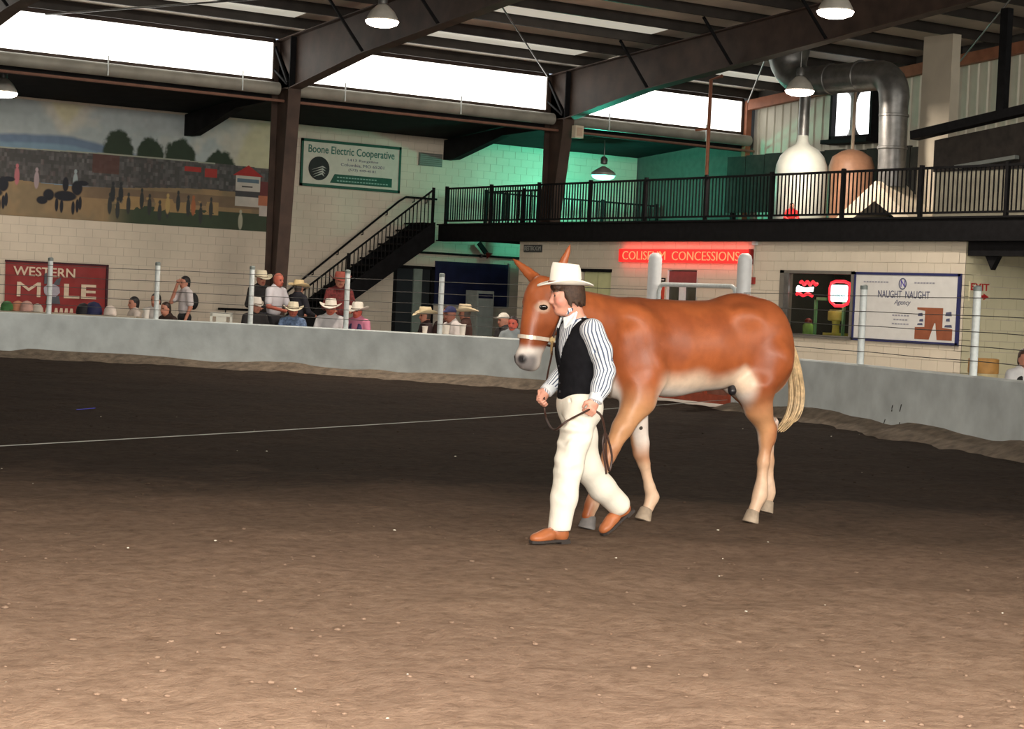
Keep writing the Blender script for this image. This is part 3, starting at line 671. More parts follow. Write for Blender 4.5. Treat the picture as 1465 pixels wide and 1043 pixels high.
part('red_tube_lower', m_nr, nA, lambda b: b.tube([(XC+.12, 28.88-u*.46, 1.94+.02*math.sin(u*11)) for u in np.linspace(0, 1, 18)], .032, 8), True)
nB = thing('neon_open_sign', (XC+.12, 27.6, 1.95), 'square white lit sign with red neon border in the right half of the window', 'sign')
part('lit_face', m_nw, nB, lambda b: b.prism([(0, .03), (.03, 0), (.4, 0), (.43, .03), (.43, .3), (.4, .33), (.03, .33), (0, .3)], (XC+.12, 27.85, 1.82), EU, EV, (-1, 0, 0), .04))
text('sign_text', 'OPEN', M('neon_teal', (.3, .6, .6), .5, emit=((.45, .8, .8), .8)), nB, (XC+.08, 27.80, 1.87), EU, EV, (0, 0, .33, .1), .004)
part('neon_border', m_nr, nB, lambda b: b.tube([(XC+.11, 27.85-u, 1.82+v) for u, v in ((-.03, .0), (-.06, .1), (-.06, .26), (-.02, .37), (.1, .40), (.34, .40), (.46, .37), (.5, .26), (.5, .08), (.44, -.04), (.3, -.08), (.1, -.08), (-.03, 0))], .03, 8), True)
for yy, nm, lb in ((28.55, 'sign_stand', 'green lit post under the left neon sign'), (27.75, 'sign_stand', 'green lit post under the square lit sign')):
    t_ = thing(nm, (XC+.35, yy, 1.13), lb, 'stand')
    part('post', M('green_post', (.16, .40, .18), .4), t_, lambda b: b.box((XC+.33, yy-.025, 1.12), (XC+.38, yy+.025, 1.9)))
    part('arm', M('green_post'), t_, lambda b: b.box((XC+.33, yy-.3, 1.84), (XC+.38, yy+.025, 1.9)))
    part('foot', M('green_post'), t_, lambda b: b.box((XC+.28, yy-.12, 1.1), (XC+.43, yy+.12, 1.13)))
ct = thing('servery_counter', (XC+.45, 28.2, 0), 'dark counter just inside the serving window', 'counter')
part('counter_top', M('counter_top', (.07, .07, .05), .4), ct, lambda b: b.box((XC+.23, 27.0, 1.03), (XC+.8, 29.4, 1.1))); part('counter_front', m_dark, ct, lambda b: b.box((XC+.3, 27.05, -.04), (XC+.75, 29.35, 1.03)))
pm = thing('drink_dispenser', (XC+.45, 28.05, 1.1), 'yellow drink dispenser on the counter inside the serving window', 'dispenser')
part('tank', M('dispenser_yellow', (.60, .58, .12), .4), pm, lambda b: b.lathe([(.15, .34), (.17, .36), (.17, .52), (.13, .56)], (XC+.45, 28.05, 1.1), 16), True)
part('pillar', M('dispenser_yellow'), pm, lambda b: b.lathe([(.08, .1), (.07, .22), (.09, .34)], (XC+.45, 28.05, 1.1), 12), True)
part('drip_tray', M('dispenser_yellow'), pm, lambda b: b.box((XC+.27, 27.87, 1.1), (XC+.63, 28.23, 1.2)))
fj = thing('glass_jar', (XC+.45, 28.85, 1.1), 'small jar of bright sweets at the left of the serving window', 'jar')
part('jar_body', M('jar_green', (.25, .5, .12), .2), fj, lambda b: b.lathe([(.09, 0), (.11, .05), (.11, .22), (.07, .28)], (XC+.45, 28.85, 1.1), 14), True); part('jar_lid', M('dark_red'), fj, lambda b: b.lathe([(.075, .28), (.075, .33), (.03, .37)], (XC+.45, 28.85, 1.1), 14), True)
# insurance sign
nn = thing('agency_sign', (XC-.03, 25.75, 1.7), 'wide white framed sign reading NAUGHT NAUGHT Agency', 'sign')
m_navyfr = M('navy_frame', (.02, .025, .11), .4)
part('sign_panel', M('sign_white', (.66, .67, .66), .3, vary=.04, spec=.5), nn, lambda b: b.box((XC-.035, 24.42, 1.13), (XC-.01, 27.06, 2.38)))
part('sign_frame', m_navyfr, nn, lambda b: (b.box((XC-.05, 24.37, 1.09), (XC-.01, 27.09, 1.14)), b.box((XC-.05, 24.37, 2.36), (XC-.01, 27.09, 2.41)), b.box((XC-.05, 27.05, 1.09), (XC-.01, 27.09, 2.41)), b.box((XC-.05, 24.36, 1.09), (XC-.01, 24.43, 2.41))))
m_ink = M('sign_ink', (.08, .09, .16), .5); m_ink2 = M('sign_ink_pale', (.30, .31, .36), .5)
SO = (XC-.035, 27.06, 1.13)
text('headline', 'NAUGHT  NAUGHT', m_ink, nn, SO, EU, EV, (.62, .80, 1.95, .94), .004, 0, .005)
text('subline', 'Agency', m_ink, nn, SO, EU, EV, (1.05, .65, 1.48, .77), .004, .35)
for u0, n_, v in ((.22, 9, 1.08), (1.55, 7, 1.08), (1.02, 6, .46), (1.06, 5, .38), (1.02, 6, .30)):
    part('small_print', m_ink2, nn, lambda b: [b.prism([(0, 0), (.055, 0), (.055, .028), (0, .028)], (XC-.036, 27.06-u0-k*.075, 1.13+v), EU, EV, (-1, 0, 0), .003) for k in range(n_)])
part('emblem', m_ink, nn, lambda b: b.tube([(XC-.038, 27.06-1.25-.09*math.cos(t), 1.13+1.07+.10*math.sin(t)) for t in np.linspace(0, 6.283, 22)], .011, 6), True)
text('emblem_mark', 'N', M('emblem_blue', (.08, .06, .35), .5), nn, SO, EU, EV, (1.2, 1.01, 1.31, 1.14), .004, 0, .01)
part('brown_map', M('map_brown', (.27, .085, .04), .5), nn, lambda b: b.prism([(1.62, .05), (1.98, .05), (2.10, .36), (2.13, .36), (2.18, .05), (2.55, .05), (2.55, .26), (2.30, .28), (2.30, .64), (1.66, .64), (1.66, .60), (1.86, .58), (1.86, .28), (1.62, .27)], SO, EU, EV, (-1, 0, 0), .006))
for u, v, w_, h_ in ((1.68, .48, .12, .06), (1.72, .38, .1, .05), (1.67, .31, .14, .04), (2.36, .5, .16, .08), (2.38, .40, .1, .06), (2.35, .29, .19, .05)):
    part('map_mark', m_ink, nn, lambda b: b.prism([(0, 0), (w_, 0), (w_*.9, h_), (w_*.1, h_*.8)], (XC-.036, 27.06-u, 1.13+v), EU, EV, (-1, 0, 0), .003))
# exit lettering on the return wall (faces -Y; right = +X)
ex = thing('exit_sign', (26.9, 24.28, 2.0), 'red EXIT lettering with arrow on the yellowish wall', 'sign')
m_exit = M('exit_red', (.42, .02, .02), .5)
part('exit_plate', M('exit_plate', (.60, .56, .40), .6), ex, lambda b: b.box((26.56, 24.27, 1.93), (27.1, 24.293, 2.28)))
text('exit_text', 'EXIT', m_exit, ex, (26.58, 24.27, 2.12), (1, 0, 0), (0, 0, 1), (0, 0, .48, .13), .006, 0, .02)
part('exit_arrow', m_exit, ex, lambda b: b.prism([(0, .03), (.2, .03), (.2, 0), (.34, .06), (.2, .12), (.2, .09), (0, .09)], (26.72, 24.268, 1.95), (1, 0, 0), (0, 0, 1), (0, -1, 0), .006))
# barrel
bc = np.array([21.6, 19.4, -.04]); br = thing('trash_barrel', tuple(bc), 'tan barrel with a darker orange rim band behind the rail at right', 'barrel')
part('barrel_body', M('barrel_tan', (.50, .42, .24), .6, vary=.1), br, lambda b: b.lathe([(.2, 0), (.215, .04), (.215, .82), (.21, .84)], bc, 22), True)
part('barrel_band', M('barrel_orange', (.42, .22, .06), .6, vary=.2), br, lambda b: b.lathe([(.222, .84), (.225, .86), (.222, 1.05), (.19, 1.06), (.19, .86)], bc, 22), True)

# ================================================================== SIDE WALL: sign, vent, banner, mural
bs = thing('utility_sign', (24.3, YS-.04, 4.2), 'white sign with dark green border reading Boone Electric Cooperative', 'sign')
m_grn = M('sign_green', (.012, .085, .055), .5)
part('sign_panel', M('boone_white', (.60, .58, .50), .5, vary=.05), bs, lambda b: b.box((22.84, YS-.06, 4.22), (25.77, YS-.02, 5.42)))
part('sign_border', m_grn, bs, lambda b: (b.box((22.84, YS-.075, 4.22), (25.77, YS-.02, 4.29)), b.box((22.84, YS-.075, 5.35), (25.77, YS-.02, 5.42)), b.box((22.84, YS-.075, 4.22), (22.90, YS-.02, 5.42)), b.box((25.71, YS-.075, 4.22), (25.77, YS-.02, 5.42))))
BO = (22.84, YS-.06, 4.22); BX, BZ = (1, 0, 0), (0, 0, 1)
text('headline', 'Boone Electric Cooperative', M('boone_green', (.035, .15, .12), .5), bs, BO, BX, BZ, (.2, .80, 2.73, 1.06), .005, 0, .012)
for s_, r_ in (('1413 Rangeline', (1.35, .70, 2.25, .78)), ('Columbia, MO 65201', (1.15, .57, 2.43, .66)), ('(573) 449-4181', (1.38, .45, 2.18, .53))): text('address_line', s_, m_ink, bs, BO, BX, BZ, r_, .004)
part('green_band', m_grn, bs, lambda b: b.prism([(.85, .13), (2.68, .13), (2.68, .36), (.98, .36)], BO, BX, BZ, (0, -1, 0), .008))
for v, u1 in ((.27, 2.3), (.18, 2.6)): part('band_print', M('band_print', (.25, .42, .36), .5), bs, lambda b: [b.prism([(0, 0), (.06, 0), (.06, .03), (0, .03)], (22.84+1.05+k*.085, YS-.068, 4.22+v), BX, BZ, (0, -1, 0), .003) for k in range(int((u1-1.05)/.085))])
part('logo_disc', M('logo_black', (.012, .014, .015), .5), bs, lambda b: b.lathe([(.30, 0), (.30, .012)], (22.84+.52, YS-.06, 4.22+.47), 32, (0, -1, 0)))
for k in range(4): part('logo_ray', M('logo_ray', (.5, .5, .46), .5), bs, lambda b: b.prism([(-.22+.02*k, -.02-.06*k), (.10, .10-.055*k), (.22-.02*k, .04-.07*k), (.08, .065-.06*k)], (22.84+.52, YS-.072, 4.22+.44), BX, BZ, (0, -1, 0), .004))
vt = thing('wall_vent', (26.7, YS-.03, 5.0), 'grey louvred vent high on the block wall beside the utility sign', 'vent')
part('vent_frame', M('vent_grey', (.13, .14, .12), .6), vt, lambda b: b.box((26.33, YS-.03, 5.0), (27.06, YS-.008, 5.34)))
for k in range(6): MB().box((26.36, YS-.05, 5.03+k*.05), (27.03, YS-.03, 5.055+k*.05)).build('vent_slat', M('vent_slat', (.20, .21, .19), .6), vt)
bn = thing('western_mule_banner', (16.5, YS-.03, .8), 'red banner lettered WESTERN MULE hanging on the block wall', 'banner')
def ban(b):
    n = 24; V = []
    for s_ in (0, 1):
        for i in range(n+1):
            for j in range(9): V.append((15.3+2.5*i/n, YS-.045-.018*math.sin(i*.9+j*.5)-s_*.006, .74+1.22*j/8))
    k = (n+1)*9
    b.add(V, [(i*9+j, (i+1)*9+j, (i+1)*9+j+1, i*9+j+1) for i in range(n) for j in range(8)]+[(k+i*9+j+1, k+(i+1)*9+j+1, k+(i+1)*9+j, k+i*9+j) for i in range(n) for j in range(8)])
part('cloth', M('banner_red', (.27, .028, .028), .6, vary=.2, scale=2), bn, ban, True)
part('banner_hem', M('banner_hem', (.05, .012, .02), .7), bn, lambda b: (b.box((15.29, YS-.085, 1.93), (17.81, YS-.03, 1.975)), b.box((17.76, YS-.085, .74), (17.81, YS-.03, 1.95))))
m_bt = M('banner_cream', (.68, .55, .42), .6)
BB = (15.3, YS-.075, .74)
text('line_western', 'WESTERN', m_bt, bn, BB, BX, BZ, (.18, .88, 1.68, 1.10), .005, 0, .015)
text('letter_m', 'M', m_bt, bn, BB, BX, BZ, (.28, .40, .85, .74), .005)
text('letters_le', 'LE', m_bt, bn, BB, BX, BZ, (1.42, .40, 2.22, .74), .005, 0, .02)
for u0, n_ in ((.05, 3), (.6, 4), (1.2, 4)): part('lower_print', m_bt, bn, lambda b: [b.prism([(0, 0), (.09, 0), (.075, .10), (.02, .10)], (15.3+u0+k*.125, YS-.075, .80), BX, BZ, (0, -1, 0), .004) for k in range(n_)])
# the donkey-head figure that stands for the letter U
for pg in ([(.93, .72), (1.0, .72), (.99, .98), (.93, .95)], [(1.14, .70), (1.30, .70), (1.34, .88), (1.24, .84)]): part('figure_ear', M('fig_dark', (.09, .10, .12), .6), bn, lambda b: b.prism(pg, BB, BX, BZ, (0, -1, 0), .008))
part('figure_face', M('fig_grey', (.38, .36, .42), .6), bn, lambda b: b.prism([(.94, .50), (1.02, .42), (1.22, .42), (1.32, .52), (1.30, .66), (1.15, .72), (1.0, .70), (.92, .62)], BB, BX, BZ, (0, -1, 0), .010))
part('figure_chest', M('fig_dark'), bn, lambda b: b.prism([(.98, .26), (1.34, .26), (1.30, .44), (1.02, .42)], BB, BX, BZ, (0, -1, 0), .007))

# mural: paint only, on a thin render coat over the blocks
mx0, mx1, mz0, mz1 = 13.2, 22.0, 3.0, 5.70
nx, nz = 720, 230
U, W = np.meshgrid(np.linspace(0, 1, nx), np.linspace(0, 1, nz), indexing='ij')
x = mx0+U*(mx1-mx0); v = W           # v: 0 bottom .. 1 top
xp = (x-15.1)/(21.85-15.1)           # 0..1 across the visible part
def fb_(s, sd): return sum(vnoise(x+40, v*2.7+40, s*2**k, sd+k)/2**k for k in range(4))/1.875
cl = fb_(.6, 21)
C = np.zeros((nx, nz, 3)); 
sky = (.50, .49, .43); blue = (.22, .30, .38); yel = (.52, .49, .33)
def put(mask, c, a=1.): 
    mk = (np.clip(mask, 0, 1)*a)[..., None]; C[:] = C*(1-mk)+np.asarray(c)*mk
C[:] = sky
put(sstep(.48, .68, cl), (.36, .41, .42)); put(sstep(.47, .34, cl), yel); put(sstep(.55, .8, fb_(1.3, 31)), (.56, .53, .45), .7)
hill = .66+.05*np.sin(xp*5+.5)-.02*xp-.25*np.clip(xp-.25, 0, 1)
put(sstep(.02, -.02, v-(hill+.02*fb_(3, 41))), (.13, .19, .28)); put(sstep(.02, -.01, v-(hill-.07)), (.17, .27, .36))
trees = np.zeros_like(v)
for tx, tr, tz in ((.425, .06, .62), (.545, .055, .59), (.66, .065, .59), (.82, .065, .52)):
    trees = np.maximum(trees, sstep(1.05, .85, np.hypot((xp-tx)/tr, (v-tz)/.20)+.3*(fb_(9, 51)-.5)))
put(trees*(v > .52), (.018, .035, .018))
crowd = (v < .58+.02*np.sin(xp*3)) & (v > .30)
cell = vnoise(np.floor(x*16)+.5+np.floor(v*30)*7.3, np.floor(v*30)+.5, 1, 61); cell2 = vnoise(np.floor(x*14)*3.1+.5, np.floor(v*22)*2.7+.5, 1, 62)
cc = .055+.16*np.clip(cell-.45, 0, 1)[..., None]*np.array([1., .95, 1.])+.14*np.clip(cell2-.7, 0, 1)[..., None]*np.array([1, .5, .45])
C[crowd] = cc[crowd]
put(crowd & (xp > .33) & (xp < .43) & (v > .42), (.09, .035, .028), .8)
put((abs(v-(.575+.02*np.sin(xp*3))) < .006)*(xp < .8), (.30, .32, .26))
ground = v < .32-.03*np.sin(xp*6)
put(ground, (.29, .20, .105)); put(ground*sstep(.45, .6, fb_(1.1, 71)), (.22, .165, .095)); put(sstep(.25, .34, xp)*(v < .30)*(v > .20), (.15, .105, .07), .8)
put(((v < .16) & (xp > .38)).astype(float)*sstep(.35, .5, xp), (.035, .055, .03))
put((v < .24)*(v > .12)*(xp > .42)*(xp < .82)*(fb_(4, 81) > .47), (.33, .22, .10))
def fig(cx, cz, h, c, wd=.012):
    put(np.maximum(sstep(1.15, .85, np.hypot((xp-cx)/wd, (v-cz+.02)/(h/2))), sstep(1.2, .8, np.hypot((xp-cx)/(wd*.6), (v-cz-h*.45)/(h*.13)))), c)
for cx in np.r_[.40, .43, .47, .52, .55, .59, .62, .66, .70, .75, .79]: fig(cx, .18+.05*math.sin(cx*40), .16, (.03, .035, .035), .008); 
for cx, cz, c in ((.06, .36, (.42, .14, .16)), (-.02, .36, (.38, .13, .12)), (.13, .34, (.35, .28, .3)), (.27, .35, (.3, .36, .38)), (.41, .27, (.02, .025, .03)), (.44, .27, (.02, .025, .03)), (.62, .2, (.42, .3, .12)), (.72, .2, (.34, .12, .05)), (.91, .1, (.4, .4, .3))): fig(cx, cz, .15, c, .009)
for cx, cz in ((.235, .20), (-.03, .19)):       # trotting horses, dark
    e = lambda dx, dz, a_, b_: sstep(1.15, .85, np.hypot((xp-cx-dx)/a_, (v-cz-dz)/b_))
    hm = np.maximum.reduce([e(0, 0, .042, .045), e(.042, .075, .02, .065), e(.062, .12, .022, .022), e(-.06, .0, .02, .05), e(-.083, -.05, .02, .035)])
    for dx, dz in ((-.03, -.08), (-.012, -.09), (.03, -.10), (.055, -.055), (.045, -.08)): hm = np.maximum(hm, e(dx, dz, .0065, .06))
    hm = np.maximum(hm, e(0, .10, .011, .065)); put(hm, (.008, .010, .018))
put((xp > .76)*(xp < .81)*(v > .46)*(v < .54), (.32, .03, .025)); put((xp > .68)*(xp < .745)*(v > .50)*(v < .545), (.34, .03, .025))
put((xp > .885)*(xp < .985)*(v > .22)*(v < .50), (.50, .47, .42)); put((xp > .89)*(xp < .98)*(v > .44)*(v < .475), (.10, .15, .20)); put((xp > .885)*(xp < .985)*(v > .31)*(v < .36), (.05, .05, .055)); put((xp > .91)*(xp < .955)*(v > .395)*(v < .41), (.05, .05, .05))
put(((v-.50) < (.10*(1-abs(xp-.935)/.062)))*(v > .50)*(abs(xp-.935) < .062), (.36, .02, .02))
put((xp > .985)*(v > .32)*(v < .46), (.13, .03, .03)); put((xp > .98)*(v > .24)*(v < .33), (.42, .15, .08)); put((xp > .985)*(v > .14)*(v < .24)*(v < .30), (.5, .46, .42))
C *= (.93+.14*vnoise(x*9, v*24, 1, 91))[..., None]
V = np.stack([x.ravel(), np.full(x.size, YS-.018), (mz0+v*(mz1-mz0)).ravel()], 1)
ix = np.arange(nx*nz).reshape(nx, nz); q = np.stack([ix[:-1, :-1], ix[1:, :-1], ix[1:, 1:], ix[:-1, 1:]], -1).reshape(-1, 4)
me = mesh_of('mural', V, q, M('mural_paint', rough=.6, vary=.03, attr='Col')); ca = me.color_attributes.new('Col', 'FLOAT_COLOR', 'POINT')
cc4 = np.ones((nx*nz, 4), np.float32); cc4[:, :3] = C.reshape(-1, 3); ca.data.foreach_set('color', cc4.ravel())
mu = thing('mural', ((mx0+mx1)/2, YS-.02, mz0), 'painted horse show mural with crowd, trees and red-roofed stand on the wall', 'mural')
me.transform(Matrix.Translation(-mu.location)); link('painting', me, mu)
part('render_coat', m_joint, mu, lambda b: b.box((mx0, YS-.017, mz0), (mx1, YS-.0075, mz1)))

# ================================================================== LAMPS
def lamp(p, label, col, energy, rod_top, flat=False, emit=14):
    p = np.array(p, float); t_ = thing('hanging_lamp', tuple(p), label, 'lamp', 'hanging arena lamps')
    MB().tube([p+Z_*.42, (p[0], p[1], rod_top)], .012, 6).build('hanger_rod', m_galv, t_)
    part('ballast_housing', m_galv, t_, lambda b: b.lathe([(.07, .30), (.09, .32), (.09, .45), (.05, .5)], p, 14), True)
    part('reflector', M('reflector', (.55, .53, .48), .35, .3), t_, lambda b: b.lathe([(.30, 0), (.29, .06), (.22, .18), (.12, .28), (.08, .31), (.06, .31), (.10, .27), (.20, .17), (.27, .06), (.285, 0)] if not flat else [(.33, 0), (.32, .07), (.22, .14), (.12, .2), (.05, .24)], p, 24), True)
    part('lit_lens', M('lens_'+('%d' % int(col[0]*100)), (1, 1, 1), .4, emit=(col, emit)), t_, lambda b: b.lathe([(.02, -.11), (.18, -.10), (.28, -.06), (.31, -.01), (.31, .004)], p, 24), True)
    l_ = light('lamp_light', 'POINT', tuple(p-Z_*.35), energy, col, .15) if flat else light('lamp_light', 'AREA', tuple(p-Z_*.12), energy, col, .5, (0, 0, -1)); return t_
warm = (1, .86, .72)
lamp((17.9, 31.0, 6.6), 'hanging lamp with warm bell reflector near the top, left of centre', warm, 330, zr(31)+.2)
lamp((22.45, 23.8, 6.62), 'hanging lamp cut by the top edge at upper right', warm, 330, zr(23.8)+.2)
lamp((28.07, 30.73, 6.3), 'hanging warm lamp in front of the bent grey duct', warm, 330, zr(30.73)+.2)
lamp((14.1, 40.5, 5.52), 'hanging lamp at the far left edge above the mural', warm, 90, 6.0)
lamp((30.55, 40.9, 4.97), 'glowing teal-white lamp hanging under the lean-to roof', (.12, 1, .66), 330, 5.9, True, 7)
for k, (x_, y_) in enumerate([(11, 20), (2, 12), (-6, 22), (8, 2)]): lamp((x_, y_, 6.7), ['unseen added hanging lamp over the middle of the arena', 'unseen added hanging lamp above the photographer side of the arena', 'unseen added hanging lamp over the far left of the arena', 'unseen added hanging lamp over the near right of the arena'][k], warm, 80, zr(y_)+.2)  # lamps out of view, added to brighten the arena floor
sb_ = thing('junction_box', (27.45, 37.8, 5.7), 'small cream box mounted on the steel column above the mezzanine', 'box')
part('box_body', M('cream_box', (.62, .55, .42), .5), sb_, lambda b: b.box((27.28, 37.72, 5.55), (27.52, 37.88, 5.85))); part('box_lid', M('cream_lid', (.5, .38, .28), .5), sb_, lambda b: b.box((27.32, 37.71, 5.6), (27.48, 37.722, 5.8)))
cpost = thing('riser_pipe', (30, 36, 3.46), 'thin rusty riser pipe standing on the mezzanine under the bright strip', 'pipe')
MB().tube([(30., 36, 3.46), (30., 36, 7.1), (30.0, 35.6, 7.16)], .045, 8).build('pipe_shaft', m_org, cpost, True); MB().tube([(29.6, 36, 5.85), (30.0, 36, 5.92)], .03, 6).build('pipe_branch', m_org, cpost, True)

# ================================================================== MACHINES ON THE MEZZANINE
bd = thing('bent_duct', (30, 29.7, DK1), 'large grey sheet metal duct that bends down onto a pale peaked hood', 'duct')
def arc(c, r, a0, a1, n=8): return [(30, c[0]+r*math.cos(math.radians(t)), c[1]+r*math.sin(math.radians(t))) for t in np.linspace(a0, a1, n)]
MB().tube([(30, 33.3, 7.75), (30, 33.28, 7.5)]+[(30, 32.65+.63*math.cos(t), 7.45-.62*math.sin(t)) for t in np.linspace(.1, 1.57, 7)]+[(30, 31.8, 6.82), (30, 30.4, 6.80)]+[(30, 30.35-.5*math.sin(t), 6.3+.5*math.cos(t)) for t in np.linspace(.15, 1.57, 7)]+[(30, 29.85, 6.1), (30, 29.82, 5.0), (30, 29.8, 4.36)], [.52, .48]+[.45, .42, .38, .35, .34, .33, .33]+[.33, .33]+[.33]*7+[.31, .3, .3], 22).build('duct_shell', m_galv, bd, True)
for yy in (31.8, 30.9): MB().lathe([(.345, -.03), (.355, -.02), (.355, .02), (.345, .03)], (30, yy, 6.82), 22, (0, 1, 0)).build('seam_band', m_galv, bd, True)
for z_ in (5.9, 5.2): MB().lathe([(.315, -.03), (.325, -.02), (.325, .02), (.315, .03)], (30, 29.83, z_), 22).build('seam_band', m_galv, bd, True)
part('peaked_hood', M('hood_cream', (.66, .58, .45), .5, vary=.08), bd, lambda b: b.prism([(-1.45, 0), (0, .98), (1.3, 0), (.95, 0), (.0, .55), (-.95, 0)], (29.5, 29.78, DK1+.02), (0, -1, 0), (0, 0, 1), (1, 0, 0), .9))
dc = thing('dust_collector', (30, 32.6, DK1), 'white domed tank with a narrow neck and tall pipe on the mezzanine', 'tank')
part('tank_body', M('tank_white', (.52, .54, .49), .4, vary=.05), dc, lambda b: b.lathe([(.58, 0), (.60, .03), (.60, 1.25), (.58, 1.45), (.50, 1.66), (.36, 1.82), (.17, 1.93), (.13, 2.0), (.11, 2.25)], (30, 32.65, DK1), 28), True)
part('riser_pipe', m_galv, dc, lambda b: b.tube([(30, 32.65, 5.6), (30, 32.65, 6.9)], .125, 16), True)
tk = thing('brown_tank', (30.9, 31.9, DK1), 'rust brown cylindrical tank beside the white domed tank', 'tank')
part('tank_body', M('tank_brown', (.36, .19, .115), .5, vary=.15), tk, lambda b: b.lathe([(.52, 0), (.52, 1.5), (.45, 1.72), (.25, 1.85), (.08, 1.9)], (31.12, 32.2, DK1), 24), True)
part('top_pipe', M('pipe_tan', (.35, .27, .2), .5), tk, lambda b: b.tube([(31.12, 32.2, 5.2), (31.12, 32.2, 7.2)], .04, 8), True)
pr = thing('block_pier', (30.6, 29., DK1), 'beige block chimney pier rising behind the bent duct', 'pier')
part('pier_shaft', M('pier_beige', (.50, .45, .36), .8, vary=.08, scale=2, bump=.1), pr, lambda b: b.box((30.4, 28.62, DK1), (30.65, 29.45, 7.6)))
ff = thing('exhaust_fan', (33.4, 34.55, 5.9), 'bright daylit exhaust fan opening with two round shutters on the end wall', 'fan')
part('fan_frame', m_black, ff, lambda b: (b.box((33.3, 33.9, 5.88), (33.58, 35.3, 5.98)), b.box((33.3, 33.9, 7.06), (33.58, 35.3, 7.16)), b.box((33.3, 33.86, 5.88), (33.58, 33.94, 7.16)), b.box((33.3, 35.24, 5.88), (33.58, 35.32, 7.16))))
part('fan_back', m_galv, ff, lambda b: b.box((33.5, 33.94, 5.98), (33.58, 35.24, 7.06)))
m_fan = M('fan_daylight', (.9, .9, .9), .5, emit=((1, 1, 1), 2.2))
part('lit_shutter', m_fan, ff, lambda b: b.prism([(.02, 0), (.30, 0)]+[(.30+.22*math.sin(t), .54-.54*math.cos(t)) for t in np.linspace(.3, 2.84, 9)]+[(.30, 1.08), (.02, 1.08)], (33.48, 35.24, 5.98), (0, -1, 0), (0, 0, 1), (-1, 0, 0), .05))
part('lit_shutter', m_fan, ff, lambda b: b.prism([(.92-.24*math.sin(t), .54-.54*math.cos(t)) for t in np.linspace(0, 3.1416, 12)]+[(1.26, 1.08), (1.28, .95), (1.28, .1), (1.22, 0)], (33.48, 35.24, 5.98), (0, -1, 0), (0, 0, 1), (-1, 0, 0), .05))
part('center_bar', m_galv, ff, lambda b: b.box((33.38, 34.55, 5.98), (33.46, 34.68, 7.06)))
part('fan_shelf', m_black, ff, lambda b: b.box((33.1, 33.8, 5.78), (33.58, 35.4, 5.88)))
sp = thing('dark_partition', (32.5, 37, DK1), 'dark timber partition standing on the mezzanine below the cream wall', 'partition')
for k in range(11): MB().box((32.6, 38.3-k*.72-.70, DK1+.62), (32.68, 38.3-k*.72, 5.52+.02*(k % 3))).build('partition_board', M('dark_timber', (.022, .018, .015), .8, vary=.4), sp)
for k in range(5): MB().box((32.68, 38.2-k*1.9-.1, DK1), (32.8, 38.2-k*1.9, 5.5)).build('partition_post', m_dark, sp)
bo = thing('announcer_booth', (30, 24.5, DK1), 'dark booth with sloping black roof edge at the right end of the mezzanine', 'booth')
part('booth_wall', M('dark_timber'), bo, lambda b: b.prism([(-2.35, 1.0), (2.9+4, 1.0), (6.9, 1.75+.9), (-2.35, 1.62)], (28.1, 24.45, DK1), (0, -1, 0), (0, 0, 1), (1, 0, 0), .1))
part('booth_roof_edge', m_black, bo, lambda b: b.bar((28.0, 27.25, 5.18), (28.0, 17.5, 6.42), .25, .17))
part('booth_ledge', M('ledge_grey', (.16, .18, .17), .4), bo, lambda b: b.bar((28.0, 26.1, 4.52), (28.0, 24.6, 4.66), .12, .07))
part('booth_lower_wall', M('booth_cream', (.42, .40, .31), .6), bo, lambda b: b.box((28.15, 17.5, DK1), (28.22, 26.8, 4.46)))
for yy in (23.3, 22.9): part('booth_post', m_black, bo, lambda b: b.box((27.9, yy-.06, DK1), (28.05, yy+.06, 5.6)))
part('booth_mast', m_black, bo, lambda b: b.box((28.05, 25.05, 5.4), (28.2, 25.23, 7.5)))

# ================================================================== THE MULE
YM = 10.78
def mp(x, w_, z): return (x, YM+w_, z)
mule = thing('mule', (8.8, YM, 0), 'tall chestnut mule with pale belly and muzzle walking beside the man', 'mule')
S = SDF((7.1, 10.25, 0.0), (10.15, 11.3, 2.0), .0125)
E_ = lambda x, w_, z, r, k=.08, rot=None: S.ell(mp(x, w_, z), r, k, rot)
# barrel, loin, croup
E_(8.72, 0, 1.255, (.46, .275, .345)); E_(9.08, 0, 1.285, (.44, .285, .325)); E_(9.37, 0, 1.40, (.37, .265, .262)); E_(8.95, 0, 1.415, (.6, .17, .155), .1)
E_(9.35, 0, 1.53, (.22, .13, .135), .08)
for s_ in (-1, 1):
    E_(9.49, .135*s_, 1.27, (.255, .155, .36), .08)                       # haunch
    E_(9.63, .10*s_, 1.22, (.145, .125, .25), .07)
    E_(8.36, .145*s_, 1.24, (.20, .125, .32), .07, [(math.cos(.3), 0, math.sin(.3)), (0, 1, 0), (-math.sin(.3), 0, math.cos(.3))])   # shoulder
E_(8.27, 0, 1.16, (.19, .21, .27), .08); E_(8.47, 0, 1.46, (.30, .105, .135), .08)
# neck
S.cone(mp(8.38, 0, 1.43), mp(7.62, -.16, 1.55), .165, .105, .09); S.cone(mp(8.30, 0, 1.24), mp(7.64, -.15, 1.44), .20, .105, .10)
S.cone(mp(8.30, .0, 1.33), mp(7.68, -.155, 1.50), .185, .11, .09)
